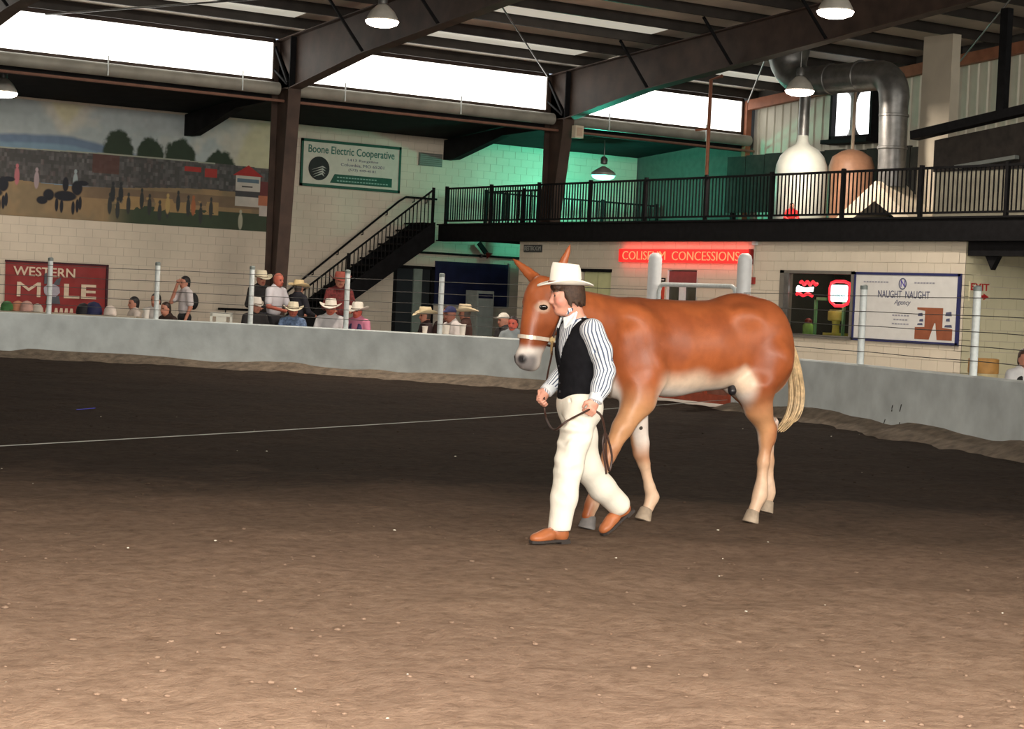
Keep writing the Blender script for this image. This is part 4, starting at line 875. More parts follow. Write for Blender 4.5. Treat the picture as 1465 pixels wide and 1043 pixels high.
# head, facing forward and a little to the camera
ya = math.radians(2); hf = np.array([-math.cos(ya), -math.sin(ya), 0]); hl = np.array([math.sin(ya), -math.cos(ya), 0]); HB = np.array([7.455, YM-.17, 0])
def hp(f, l, z): return tuple(HB+hf*f+hl*l+Z_*z)
HR = [hf, hl, Z_]
hr2 = lambda a: [hf*math.cos(a)+Z_*math.sin(a), hl, Z_*math.cos(a)-hf*math.sin(a)]
S.ell(hp(.0, 0, 1.60), (.115, .098, .13), .05, HR); S.ell(hp(-.05, 0, 1.455), (.135, .082, .145), .05, HR)
S.cone(hp(.035, 0, 1.55), hp(.095, 0, 1.22), .09, .062, .05); S.ell(hp(.03, 0, 1.40), (.10, .072, .20), .05, hr2(.12))
S.ell(hp(.115, 0, 1.165), (.072, .068, .075), .04, HR); S.ell(hp(.06, 0, 1.135), (.055, .052, .05), .03, HR); S.cone(hp(.0, 0, 1.33), hp(.06, 0, 1.15), .06, .045, .05)
for s_ in (-1, 1):
    S.ell(hp(.055, .078*s_, 1.545), (.042, .024, .03), .03, HR)                # brow
    S.ell(hp(-.03, .062*s_, 1.46), (.10, .035, .10), .04, HR)                # cheek
    S.ell(hp(.165, .036*s_, 1.165), (.026, .020, .024), .02, HR)                 # nostril rim
    S.ell(hp(.185, .040*s_, 1.16), (.020, .011, .016), .01, HR, True)
S.cone(hp(.16, -.05, 1.115), hp(.16, .05, 1.115), .006, .006, .01, True)
# ears
def ear(b, t, wv, w0):
    b, t, wv = np.array(b), np.array(t), norm(wv); ax = t-b
    for u, r in ((0., .6), (.12, .85), (.25, 1.), (.42, .95), (.6, .75), (.78, .5), (.93, .2)):
        c = b+ax*u; n = norm(np.cross(ax, wv)); S.ell(c, (np.linalg.norm(ax)*.13, w0*r, .02), .025, [norm(ax), wv, n])
    S.cone(b-ax*.12, b+ax*.1, .04, .035, .03)
ear((7.46, 10.66, 1.685), (7.42, 10.915, 1.835), (-.5, .35, -.8), .042)
S.cone((7.40, 10.70, 1.73), (7.385, 10.83, 1.80), .02, .012, .015, True)
ear((7.52, 10.55, 1.69), (7.60, 10.51, 1.94), (-.7, .7, .2), .040)
# legs
S.chain([mp(8.36, -.15, 1.12), mp(8.34, -.155, .90), mp(8.20, -.16, .70)], [.15, .108, .072], .07)
S.chain([mp(8.20, -.16, .70), mp(8.115, -.16, .56), mp(8.09, -.16, .50), mp(8.03, -.16, .36), mp(7.985, -.16, .22), mp(7.965, -.16, .17), mp(7.935, -.16, .09)], [.072, .054, .046, .036, .042, .045, .044], .03)
S.chain([mp(8.48, .14, 1.10), mp(8.53, .145, .88), mp(8.61, .15, .56), mp(8.62, .15, .49), mp(8.65, .15, .42), mp(8.715, .15, .24), mp(8.745, .15, .17), mp(8.71, .15, .09)], [.14, .10, .060, .052, .040, .036, .044, .042], .035)
S.chain([mp(9.50, -.15, 1.20), mp(9.40, -.16, 1.02), mp(9.45, -.16, .84), mp(9.545, -.16, .685), mp(9.545, -.16, .62), mp(9.525, -.16, .45), mp(9.515, -.16, .26), mp(9.505, -.16, .20), mp(9.455, -.16, .09)], [.21, .155, .098, .064, .054, .040, .042, .047, .043], .04)
S.cone(mp(9.635, -.16, .745), mp(9.595, -.16, .60), .02, .026, .03)
S.chain([mp(9.62, .14, 1.20), mp(9.60, .15, 1.02), mp(9.70, .15, .86), mp(9.82, .15, .69), mp(9.83, .15, .62), mp(9.85, .15, .42), mp(9.865, .15, .24), mp(9.87, .15, .18), mp(9.865, .15, .12)], [.20, .15, .10, .064, .054, .040, .040, .045, .040], .04)
S.cone(mp(9.9, .15, .74), mp(9.88, .15, .60), .022, .026, .04)
for s_ in (-1, 1):
    E_(9.24, .205*s_, 1.505, (.10, .05, .06), .10)                  # hip bone
    S.cone(mp(8.60, .40*s_, 1.42), mp(8.54, .37*s_, 1.00), .10, .09, .08, True)      # groove behind the shoulder
    S.cone(mp(8.16, .29*s_, 1.36), mp(8.24, .33*s_, 1.12), .085, .08, .08, True)      # groove before the shoulder
    E_(8.42, .20*s_, 1.06, (.10, .075, .12), .05)                     # triceps
    S.cone(mp(9.30, .40*s_, 1.40), mp(9.33, .37*s_, 1.14), .09, .08, .08, True)       # stifle line
# flank hollow, stifle fold, shoulder groove
S.ell(mp(9.17, -.335, 1.40), (.11, .045, .14), .10, None, True); S.ell(mp(9.17, .335, 1.40), (.11, .045, .14), .10, None, True)
def mule_col(P):
    x, y, z = P.T; w_ = y-YM; n = vnoise(x*5+9, z*5+y*3, 1, 101)-.5
    ch = np.array([.33, .088, .026]); dk = np.array([.21, .050, .016]); pale = np.array([.74, .58, .44]); tan = np.array([.50, .255, .12]); wh = np.array([.72, .66, .60]); gr = np.array([.10, .095, .105])
    c = lerpc(ch, dk, sstep(.15, .5, n+.25)*.6)
    body = sstep(7.9, 8.0, x)
    def over(c, t, w): return c*(1-w[:, None])+np.asarray(t)*w[:, None]
    zz = z+.10*n; aw = abs(w_)
    leg = sstep(1.06, .74, zz)*body; c = over(c, tan, leg)
    under = sstep(1.13, .98, zz-.06*sstep(8.95, 9.3, x))*sstep(8.36, 8.52, x)*sstep(9.36, 9.24, x)*sstep(.74, .86, z); c = over(c, lerpc(pale, wh, sstep(1.02, .93, z)), under)
    low = sstep(.66, .20, zz)*body; c = over(c, pale, low*.6)
    knee = sstep(.12, .03, abs(z-.50))*body*sstep(8.9, 8.7, x)*.6; c = over(c, (.33, .12, .05), knee)
    back = sstep(9.47, 9.60, x)*sstep(1.12, .95, z)*sstep(.34, .55, z)*.75*sstep(9.78, 9.7, x); c = over(c, (.36, .115, .042), back)
    thigh = sstep(9.40, 9.56, x)*sstep(.93, 1.06, z)*sstep(.05, .1, aw); c = over(c, ch, thigh*.8)
    inner = np.where(w_ < 0, sstep(-.16, -.08, w_+.25*np.clip(x-9.38, 0, 1)), sstep(.155, .11, w_))*sstep(1.18, 1.06, z)*sstep(.44, .62, z)*body*.9; c = over(c, wh, inner)
    groin = sstep(.15, .05, np.hypot((x-9.25)/.75, (z-1.04)/1.0)+.25*n)*body; c = over(c, pale, groin*.85)
    chest = sstep(1.10, .98, zz)*sstep(8.36, 8.22, x)*body*sstep(.80, .90, z)*sstep(.14, .06, aw); c = over(c, wh, chest*.8)
    crest = sstep(1.50, 1.62, z)*body*.5; c = over(c, dk, crest)
    # head
    q = P-HB; f = q@hf; l = q@hl; hd = (x < 7.75)&(z < 1.9)
    mz = hd*sstep(1.31, 1.25, z+.10*n)*(x < 7.65); c = c*(1-mz[:, None])+wh*mz[:, None]
    ns = hd*sstep(1.235, 1.17, z-.1*(f-.12)+.05*n)*sstep(.03, .10, f)*(x < 7.6); c = c*(1-ns[:, None]*.8)+gr*ns[:, None]*.8; nn_ = hd*np.maximum(*[sstep(.045, .018, np.hypot(np.hypot(f-.175, (l-.042*s2)), z-1.165)) for s2 in (-1, 1)]); c = c*(1-nn_[:, None])+np.array([.015, .014, .016])*nn_[:, None]
    for s_ in (-1, 1):
        ey = hd*sstep(.062, .035, np.hypot(f-.055, (z-1.52)*1.25))*(l*s_ > .05); c = c*(1-ey[:, None]*.6)+pale*ey[:, None]*.6
    return c
m_coat = M('mule_coat', rough=.42, vary=.10, scale=14, attr='Col', bump=.06, bscale=120, spec=.42)
S.obj('body', m_coat, mule, color=mule_col, smooth_it=2)
m_hoof = M('hoof_horn', (.17, .16, .155), .5, vary=.2, scale=20)
m_hoof2 = M('pale_hoof', (.34, .27, .20), .6, vary=.2, scale=20)
def hoof(c, ax, r0=.062, h=.085, m_hoof=m_hoof):
    ax = norm(ax); c = np.array(c)
    MB().lathe([(r0*.9, -.004), (r0, .0), (r0*.97, .012), (r0*.74, h), (r0*.5, h+.012)], c, 18, ax).build('hoof', m_hoof, mule, True)
hoof(mp(7.93, -.16, .004), (.25, 0, 1)); hoof(mp(8.665, .15, .004), (.35, 0, 1), m_hoof=m_hoof2); hoof(mp(9.425, -.16, .004), (.28, 0, 1), m_hoof=m_hoof2)
hoof(mp(9.845, .15, .035), (.25, 0, 1.0), m_hoof=m_hoof2)
# tail: pale strands
tail_p = [np.array(mp(*p)) for p in ((9.70, 0, 1.47), (9.79, 0, 1.43), (9.87, 0, 1.28), (9.96, .01, 1.06), (9.99, .02, .88), (9.94, .02, .75), (9.80, .0, .65))]
tp = catmull(tail_p, 6)
def tail(b):
    r_ = np.random.default_rng(4)
    for k in range(70):
        a = r_.random()*6.283; q_ = math.sqrt(r_.random()); end = int(len(tp)*(.62+.38*r_.random())); pts = []
        for i in range(end):
            t = i/len(tp); sp_ = .016+.050*math.sin(min(1, t*1.25)*math.pi*.62)*(1 if t < .8 else (1-t)/.2*.6+.4)
            pts.append(tp[i]+np.array([math.cos(a)*sp_*q_, math.sin(a)*sp_*q_*.8, .006*math.sin(i*.7+k)]))
        b.tube(pts, [.0085*(1-.75*(i/end)**3) for i in range(end)], 5)
part('tail', M('tail_hair', (.50, .36, .20), .5, vary=.35, scale=30), mule, tail, True)
MB().tube(tp[:12], [.045, .045, .044, .042, .040, .038, .036, .033, .03, .025, .02, .012], 10).build('tail_dock', M('dock_hair', (.42, .17, .07), .55, vary=.2), mule, True)
# eyes
for s_ in (-1, 1):
    e_ = SDF(np.array(hp(.05, .09*s_, 1.52))-.06, np.array(hp(.05, .09*s_, 1.52))+.06, .004).ell(hp(.050, .094*s_, 1.518), (.038, .016, .023), .01, HR)
    e_.obj('eye', M('eye_black', (.008, .006, .005), .04, vary=0, spec=.9), mule)
# sheath
SDF((9.1, 10.4, .85), (9.5, 11.0, 1.25), .01).cone(mp(9.25, -.08, 1.07), mp(9.225, -.12, .965), .034, .032, .02).cone(mp(9.28, -.04, 1.09), mp(9.22, -.05, 1.06), .04, .03, .03).obj('sheath', M('dark_skin', (.014, .013, .016), .35), mule)
# chestnut callus on the far foreleg
MB().lathe([(.016, 0), (.013, .008), (.004, .012)], mp(8.555, .083, .68), 10, (0, -1, 0)).build('leg_callus', M('callus', (.05, .04, .03), .8), mule, True)
# halter
m_nose = M('noseband_pale', (.80, .70, .58), .25, .35, vary=.1); m_leather = M('dark_leather', (.045, .02, .014), .45, vary=.2); m_brass = M('brass', (.62, .45, .22), .3, .8)
def ring(zc, fr, lr, fc, rise=0., r=.011, mat=m_leather, name='strap', a0=0, a1=6.2832, n=36):
    pts = [np.array(hp(fc+fr*math.cos(t), lr*math.sin(t), zc+rise*math.cos(t))) for t in np.linspace(a0, a1, n)]
    b = MB(); V = []
    for i, p in enumerate(pts):
        o_ = norm(p-np.array(hp(fc, 0, zc+rise*math.cos(np.linspace(a0, a1, n)[i])))); 
        for dz, do in ((-r, 0), (r, 0), (r, .006), (-r, .006)): V.append(p+Z_*dz+o_*do)
    b.add(V, [(i*4+j, i*4+(j+1) % 4, (i+1)*4+(j+1) % 4, (i+1)*4+j) for i in range(n-1) for j in range(4)])
    return b.build(name, mat, halter)
halter = thing('halter', hp(.06, 0, 1.3), 'show halter with pale noseband and dark leather straps on the mule head', 'halter')
ring(1.305, .128, .093, .035, .012, .013, m_nose, 'noseband')
def hstrap(P, mat, name, wd=.02):
    P = catmull([np.array(hp(*p)) for p in P], 6); MB().tube(P, [.0085]*len(P), 8).build(name, mat, halter, True)
for s_ in (-1, 1):
    hstrap([(-.03, .092*s_, 1.30), (-.055, .105*s_, 1.38), (-.085, .112*s_, 1.47), (-.10, .10*s_, 1.58), (-.085, .06*s_, 1.69)], m_leather, 'cheek_strap')
    MB().lathe([(.022, -.004), (.024, 0), (.022, .004)], hp(-.03, .098*s_, 1.30), 14, hl).build('ring_buckle', m_brass, halter, True)
hstrap([(-.085, -.06, 1.69), (-.08, 0, 1.72), (-.085, .06, 1.69)], m_leather, 'crown_strap')
hstrap([(-.03, .09, 1.295), (-.10, .04, 1.26), (-.10, -.04, 1.26), (-.03, -.09, 1.295)], m_leather, 'chin_strap')

# ================================================================== THE HANDLER
YH = 10.12
man = thing('person', (7.45, YH, 0), 'person in white hat, black vest, striped shirt and cream trousers leading the mule', 'person')
def hd_axes(fd): f = norm(fd); l = np.array([-f[1], f[0], 0]); return f, l
hfw, hlf = hd_axes((-.93, .37, 0)); HC_ = np.array([7.315, 10.135, 0])
pitch = .12; hfp = norm(hfw*math.cos(pitch)-Z_*math.sin(pitch)); hup = norm(hfw*math.sin(pitch)+Z_*math.cos(pitch)); HZ = np.array([HC_[0], HC_[1], 1.60]); HM = [hfp, hlf, hup]
def kp(f, l, u): return tuple(HZ+hfp*f+hlf*l+hup*u)
# trunk axes: turned a little towards the mule
TA = math.radians(8); tf_ = np.array([-math.cos(TA), math.sin(TA), 0]); tl_ = np.array([-math.sin(TA), -math.cos(TA), 0]); TM = [tf_, tl_, Z_]; TC = np.array([7.42, 10.13, 0.])
def tpt(f, l, z): return TC+tf_*f+tl_*l+Z_*z
def TL(X, Y): return (X-TC[0])*tf_[0]+(Y-TC[1])*tf_[1], (X-TC[0])*tl_[0]+(Y-TC[1])*tl_[1]
# joints
LSh, LEl, LWr = tpt(0, .190, 1.385), np.array([7.485, 9.905, 1.125]), np.array([7.40, 9.875, .945])
RSh, REl, RWr = tpt(-.01, -.165, 1.38), np.array([7.52, 10.34, 1.13]), np.array([7.345, 10.335, .975])
LH, LK, LA = np.array([7.425, 10.04, .88]), np.array([7.305, 10.01, .50]), np.array([7.245, 10.0, .10])
RH, RK, RA = np.array([7.48, 10.20, .88]), np.array([7.60, 10.215, .475]), np.array([7.90, 10.225, .205])
B = SDF((6.95, 9.6, .0), (8.15, 10.6, 1.80), .0058)
k_ = .02
# head
B.ell(kp(-.012, 0, .04), (.098, .077, .098), .03, HM); B.ell(kp(.025, 0, -.035), (.068, .060, .088), .035, HM); B.ell(kp(.045, 0, -.098), (.038, .035, .026), .03, HM)
B.cone(kp(.082, 0, .018), kp(.106, 0, -.030), .010, .015, .018); B.ell(kp(.098, 0, -.036), (.014, .018, .010), .012, HM)
B.cone(kp(.085, -.022, -.066), kp(.085, .022, -.066), .0085, .0085, .012); B.cone(kp(.081, -.018, -.078), kp(.081, .018, -.078), .008, .008, .01); B.cone(kp(.091, -.02, -.072), kp(.091, .02, -.072), .0035, .0035, .006, True)
for s_ in (-1, 1):
    B.ell(kp(.078, .034*s_, .030), (.016, .024, .010), .015, HM); B.ell(kp(.088, .034*s_, .008), (.016, .017, .011), .012, HM, True); B.ell(kp(.075, .034*s_, .006), (.014, .016, .011), .01, HM)
    B.ell(kp(.05, .05*s_, -.03), (.034, .02, .03), .03, HM); B.ell(kp(-.012, .078*s_, -.008), (.019, .009, .031), .01, HM); B.ell(kp(-.006, .086*s_, -.006), (.010, .006, .018), .008, HM, True)
B.cone(kp(-.035, 0, -.06), tpt(0, 0, 1.40), .056, .062, .04)
# trunk and limbs under the clothes
B.ell(tpt(0, 0, 1.26), (.10, .16, .20), .05, TM); B.ell(tpt(-.025, 0, 1.02), (.09, .145, .16), .06, TM); B.ell(tpt(-.03, 0, .90), (.10, .15, .10), .05, TM)
B.chain([LSh, LEl, LWr], [.05, .038, .027], .04); B.chain([RSh, REl, RWr], [.05, .038, .027], .04)
B.chain([LH, LK, LA], [.075, .05, .036], .05); B.chain([RH, RK, RA], [.075, .05, .036], .05)
B.cone(LA, LA+(-.12, 0, -.04), .034, .028, .03); B.cone(RA, RA+(-.05, 0, -.075), .030, .022, .03)
# hands: palm, four fingers curled on the strap, thumb off the side
def hand(wr, fwd, side, nrm, curl, thumb_s):
    wr = np.array(wr); fwd, side = norm(fwd), norm(side); nrm = norm(nrm)
    pc = wr+fwd*.055; B.ell(pc, (.046, .038, .017), .015, [fwd, side, nrm]); B.cone(wr-fwd*.01, wr+fwd*.03, .025, .022, .02)
    for i, (o_, ln) in enumerate(((-.030, .066), (-.010, .074), (.010, .070), (.029, .056))):
        b0 = wr+fwd*.088+side*o_*thumb_s*-1; a = curl[0]; d1 = fwd*math.cos(a)+nrm*math.sin(a); p1 = b0+d1*ln*.45
        a += curl[1]; d2 = fwd*math.cos(a)+nrm*math.sin(a); p2 = p1+d2*ln*.34; a += curl[2]; d3 = fwd*math.cos(a)+nrm*math.sin(a); p3 = p2+d3*ln*.28
        B.chain([b0-d1*.012, p1, p2, p3], [.0102, .0095, .0088, .0078], .004)
    t0 = wr+fwd*.028+side*.030*thumb_s; t1 = t0+fwd*.03+side*.022*thumb_s+nrm*.012; t2 = t1+fwd*.030+nrm*.016-side*.004*thumb_s
    B.chain([t0, t1, t2], [.015, .0115, .009], .008)
    return pc
LPc = hand(LWr, (-.45, -.05, -.85), (-.8, .1, .42), (.15, 1., .1), (.7, 1.1, 1.0), 1)
RPc = hand(RWr, (-.62, -.05, -.75), (-.70, .1, .60), (.1, -1., .0), (.6, 1.0, .9), 1)
def skin_col(P):
    x, y, z = P.T; q = P-HZ; f = q@hfp; l = q@hlf; u = q@hup
    sk = np.array([.62, .30, .215]); c = np.tile(sk, (len(P), 1))
    ch = sstep(.045, .012, np.hypot(f-.055, (u+.03)))*.55*(abs(l) > .015); c = c*(1-ch[:, None])+np.array([.66, .19, .15])*ch[:, None]
    lip = sstep(.016, .007, np.hypot((u+.072), (f-.088)))*(abs(l) < .026); c = c*(1-lip[:, None]*.8)+np.array([.48, .13, .12])*lip[:, None]*.8
    for s_ in (-1, 1):
        br = ((abs(u-.036) < .007)&(abs(l-.036*s_) < .022)&(f > .05)); c[br] = (.06, .035, .022)
        ey = (np.hypot((u-.006)*1.6, l-.036*s_) < .012)&(f > .06); c[ey] = (.05, .04, .04)
    return c
B.obj('body', M('skin', rough=.45, vary=.05, scale=30, attr='Col', spec=.4), man, color=skin_col, smooth_it=1)

# striped shirt: torso, sleeves, collar, cuffs
ms = bpy.data.materials.new('striped_cotton'); ms.use_nodes = True; t_n = ms.node_tree; pbs = t_n.nodes['Principled BSDF']; pbs.inputs['Roughness'].default_value = .8
an = t_n.nodes.new('ShaderNodeAttribute'); an.attribute_name = 'phase'; fr = t_n.nodes.new('ShaderNodeMath'); fr.operation = 'FRACT'; t_n.links.new(an.outputs['Fac'], fr.inputs[0])
rp = t_n.nodes.new('ShaderNodeValToRGB'); rp.color_ramp.interpolation = 'LINEAR'; e = rp.color_ramp.elements
e[0].position = 0; e[0].color = (.74, .77, .80, 1); e[1].position = .56; e[1].color = (.74, .77, .80, 1)
for p_, c_ in ((.60, (.07, .10, .17, 1)), (.92, (.07, .10, .17, 1)), (.97, (.74, .77, .80, 1))): x_ = e.new(p_); x_.color = c_
t_n.links.new(fr.outputs[0], rp.inputs[0]); t_n.links.new(rp.outputs[0], pbs.inputs['Base Color'])
T = SDF((7.1, 9.68, .86), (7.8, 10.55, 1.52), .007)
def torso(G, g=0., k=.05):
    G.ell(tpt(0, 0, 1.255), (.118+g, .172+g, .205+g), k, TM); G.ell(tpt(-.025, 0, 1.04), (.108+g, .155+g, .17+g), k, TM); G.ell(tpt(.012, 0, 1.385), (.075+g, .18+g, .055+g), k, TM)
    G.ell(tpt(-.03, 0, .93), (.112+g, .16+g, .11+g), k, TM)
torso(T)
T.chain([LSh, (LSh+LEl)/2+(.01, -.012, 0), LEl, (LEl+LWr)/2+(0, -.006, -.012), LWr+(.004, 0, .006)], [.077, .070, .064, .062, .046], .03)
T.chain([RSh, (RSh+REl)/2, REl, (REl+RWr)/2, RWr+(.004, 0, .006)], [.075, .068, .06, .056, .046], .03)
T.cone(tpt(.01, 0, 1.40), kp(-.03, 0, -.075), .080, .066, .02)
# fold dents on the sleeve
r_ = np.random.default_rng(8)
for k in range(12):
    t = .15+.8*r_.random(); a = r_.random()*6.28; c = (LSh+(LEl-LSh)*t if r_.random() < .5 else LEl+(LWr-LEl)*t)+np.array([math.cos(a), math.sin(a), 0])*.075
    T.cone(c+np.array([.02*math.sin(a), .02*math.cos(a), .02]), c-np.array([.02*math.sin(a), .02*math.cos(a), .015]), .012, .009, .02, True)
T.clip(lambda X, Y, Z: np.where((TL(X, Y)[0] < .14)&(np.hypot(X-TC[0], Y-TC[1]) < .115), Z-(1.468-.30*TL(X, Y)[0]), -1.))          # open collar slants down to the throat
def arm_phase(P, a, b, c, n):
    out = np.zeros(len(P)); t1 = np.clip(((P-a)@(b-a))/((b-a)@(b-a)), 0, 1); d1 = np.linalg.norm(P-a-t1[:, None]*(b-a), axis=1)
    t2 = np.clip(((P-b)@(c-b))/((c-b)@(c-b)), 0, 1); d2 = np.linalg.norm(P-b-t2[:, None]*(c-b), axis=1)
    ctr = np.where((d1 < d2)[:, None], a+t1[:, None]*(b-a), b+t2[:, None]*(c-b)); q = P-ctr
    return np.minimum(d1, d2), np.arctan2(q@norm((.83, -.56, 0)), q@norm((-.56, -.83, .0)))/6.2832*n
def shirt_phase(P):
    dl, pl2 = arm_phase(P, LSh, LEl, LWr, 19); dr, pr2 = arm_phase(P, RSh, REl, RWr, 19)
    return np.where(dl < np.minimum(dr, .115), pl2, np.where(dr < .10, pr2, TL(P[:, 0], P[:, 1])[1]/.021))
T.obj('shirt', ms, man, attr=shirt_phase, smooth_it=1)
mc = M('cuff_cotton', (.72, .76, .79), .8)
for wr, el in ((LWr, LEl), (RWr, REl)):
    d = norm(wr-el); MB().tube([wr-d*.035, wr-d*.03, wr+d*.018, wr+d*.022], [.046, .049, .047, .040], 18).build('cuff', mc, man, True)
for s_ in (-1, 1):     # collar points
    cp = [tpt(.045, .07*s_, 1.50), tpt(.085, .055*s_, 1.465), tpt(.112, .02*s_, 1.45), tpt(.118, .05*s_, 1.385), tpt(.075, .088*s_, 1.435)]
    part('collar_flap', M('collar_cotton', (.74, .77, .79), .8), man, lambda b: b.add(cp+[p+tf_*.012+Z_*.006 for p in cp], [(0, 1, 2, 3, 4), (9, 8, 7, 6, 5)]+[(i, (i+1) % 5, 5+(i+1) % 5, 5+i) for i in range(5)]))
# black vest
W_ = SDF((7.15, 9.8, .82), (7.72, 10.45, 1.52), .0065); torso(W_, .016)
def vhem(X, Y, Z):
    f, l = TL(X, Y); return np.maximum(Z-1.462, (.935+.055*sstep(.06, -.08, f)-.085*np.clip(1-abs(abs(l)-.05)/.085, 0, 1)*(f > .03))-Z)
def vneck(X, Y, Z):
    f, l = TL(X, Y); return np.where((f > .03)&(Z > 1.16), np.clip((Z-1.16)*.42, 0, .11)-abs(l), -.05)
W_.clip(vhem); W_.clip(vneck)
W_.cone(LSh+tl_*.055+Z_*.015, LSh+tl_*.10-Z_*.09, .098, .088, .015, True); W_.cone(RSh-tl_*.055+Z_*.015, RSh-tl_*.10-Z_*.09, .098, .088, .015, True)
W_.clip(lambda X, Y, Z: np.where(Z > 1.40, .078-np.hypot(TL(X, Y)[0]-.01, TL(X, Y)[1]), -1.))
W_.obj('vest', M('vest_black', (.009, .009, .011), .9, vary=.25, scale=20, bump=.1, bscale=200, spec=.08), man, smooth_it=1)
for k in range(4): part('vest_button', M('button_dark', (.03, .03, .035), .4), man, lambda b: b.lathe([(.008, 0), (.008, .003), (.003, .005)], tpt(.132-.006*k, .004, 1.14-.055*k), 10, tf_), True)
# cream trousers
Pn = SDF((7.05, 9.8, .03), (8.05, 10.45, 1.04), .0075)
Pn.ell(tpt(-.03, 0, .93), (.128, .175, .11), .05, TM); Pn.ell(tpt(-.045, 0, .86), (.135, .178, .13), .05, TM)
Pn.chain([LH, (LH+LK)/2+(-.012, 0, 0), LK, (LK+LA)/2+(.004, 0, 0), LA+(.004, 0, .01)], [.115, .104, .092, .082, .074], .04)
Pn.chain([RH, (RH+RK)/2, RK, (RK+RA)/2+(-.006, 0, -.01), RA+(-.01, 0, .012)], [.115, .104, .094, .086, .080], .04)
for k in range(16):     # soft creases
    a, b_ = ((LH, LK), (LK, LA))[k % 2]; t = r_.random(); an_ = 2.4+2.2*r_.random(); c = a+(b_-a)*t+np.array([math.cos(an_), math.sin(an_), 0])*.112
    tv = np.array([-math.sin(an_), math.cos(an_), .8*(r_.random()-.5)])*.065; Pn.cone(c+tv, c-tv, .020, .014, .035, True)
Pn.cone(tuple(tpt(.09, .10, .93)), tuple(tpt(.06, .15, .82)), .006, .005, .01, True)
SD = norm(RA-RK); CP = RA+SD*.04
Pn.clip(lambda X, Y, Z: np.maximum(np.maximum(Z-1.0, .088-Z), np.where(X > 7.62, (X-CP[0])*SD[0]+(Y-CP[1])*SD[1]+(Z-CP[2])*SD[2], -1.)))
Pn.obj('trousers', M('cream_cotton', (.80, .76, .66), .8, vary=.05, scale=5, bump=.12, bscale=30), man, smooth_it=1)
part('belt', m_leather, man, lambda b: b.tube([tuple(tpt(-.03+.115*math.cos(t), .162*math.sin(t), .985)) for t in np.linspace(0, 6.283, 30)], .012, 6), True)
# shoes
m_tan = M('tan_leather', (.38, .125, .046), .4, vary=.15, scale=12, bump=.05, bscale=80); m_sole = M('shoe_sole', (.035, .028, .025), .7)
def shoe(toe, heel, nrm, name):
    toe, heel = np.array(toe), np.array(heel); f = norm(toe-heel); L_ = np.linalg.norm(toe-heel); n_ = np.array(nrm, float); n_ = norm(n_-(n_@f)*f); s__ = np.cross(n_, f); A = [f, s__, n_]
    lo = np.minimum(toe, heel)-.12; hi = np.maximum(toe, heel)+.17; lo[2] = max(lo[2], -.03)
    G = SDF(lo, hi, .006); p = lambda a, b, c: heel+f*L_*a+s__*b+n_*c
    G.ell(p(.80, 0, .030), (L_*.20, .047, .036), .03, A); G.ell(p(.55, 0, .045), (L_*.24, .043, .045), .03, A); G.ell(p(.16, 0, .045), (L_*.17, .036, .055), .03, A); G.cone(p(.20, 0, .05), p(.24, 0, .115), .043, .045, .03)
    G.clip(lambda X, Y, Z: .012-((X-heel[0])*n_[0]+(Y-heel[1])*n_[1]+(Z-heel[2])*n_[2]))
    G.clip(lambda X, Y, Z: ((X-heel[0])*n_[0]+(Y-heel[1])*n_[1]+(Z-heel[2])*n_[2])-.135)
    o_ = G.obj(name, m_tan, man)
    out = [(a, b) for a, b in ((-.02, -.02), (-.02, .02), (.05, .036), (.3, .037), (.5, .04), (.75, .050), (.92, .040), (1.0, .018), (1.0, -.018), (.92, -.040), (.75, -.050), (.5, -.04), (.3, -.037), (.05, -.036))]
    part('sole', m_sole, o_, lambda b: b.prism([(a*L_, c) for a, c in out], heel, f, s__, n_, .016))
    part('heel_block', m_sole, o_, lambda b: b.prism([(-.02*L_, -.03), (.24*L_, -.034), (.24*L_, .034), (-.02*L_, .03)], heel-n_*.014, f, s__, n_, .02))
    for i in range(4): part('lace', M('lace_tan', (.36, .24, .15), .7), o_, lambda b: b.tube([p(.38+.085*i, -.028, .093-.011*i), p(.40+.085*i, 0, .099-.011*i), p(.38+.085*i, .028, .093-.011*i)], .004, 6), True)
shoe((7.02, 9.99, .012), (7.315, 10.0, .016), (0, 0, 1), 'shoe')
shoe((7.775, 10.235, .005), (8.005, 10.225, .175), (-.58, 0, .8), 'shoe')
# hair and hat
G = SDF(np.array(kp(0, 0, 0))-.17, np.array(kp(0, 0, 0))+.17, .006)
G.ell(kp(-.022, 0, .045), (.103, .086, .100), .03, HM); G.ell(kp(-.075, 0, -.02), (.05, .07, .072), .03, HM); 
for s_ in (-1, 1): G.ell(kp(-.03, .068*s_, .005), (.05, .024, .05), .03, HM); G.ell(kp(.02, .07*s_, .02), (.04, .016, .03), .02, HM)
G.ell(kp(.068, 0, .062), (.032, .06, .028), .02, HM)
for k in range(26):
    a = 1.2+3.9*k/25; G.cone(kp(-.02+.085*math.cos(a), .085*math.sin(a), .0), kp(-.028+.09*math.cos(a), .086*math.sin(a), -.055-.02*math.sin(k*2.1)), .011, .007, .012)
G.clip(lambda X, Y, Z: np.minimum((X-HZ[0])*hfp[0]+(Y-HZ[1])*hfp[1]+(Z-HZ[2])*hfp[2]-.03, .032-((X-HZ[0])*hup[0]+(Y-HZ[1])*hup[1]+(Z-HZ[2])*hup[2])))
G.obj('hair', M('brown_hair', (.045, .023, .013), .6, vary=.4, scale=60, bump=.3, bscale=150), man)
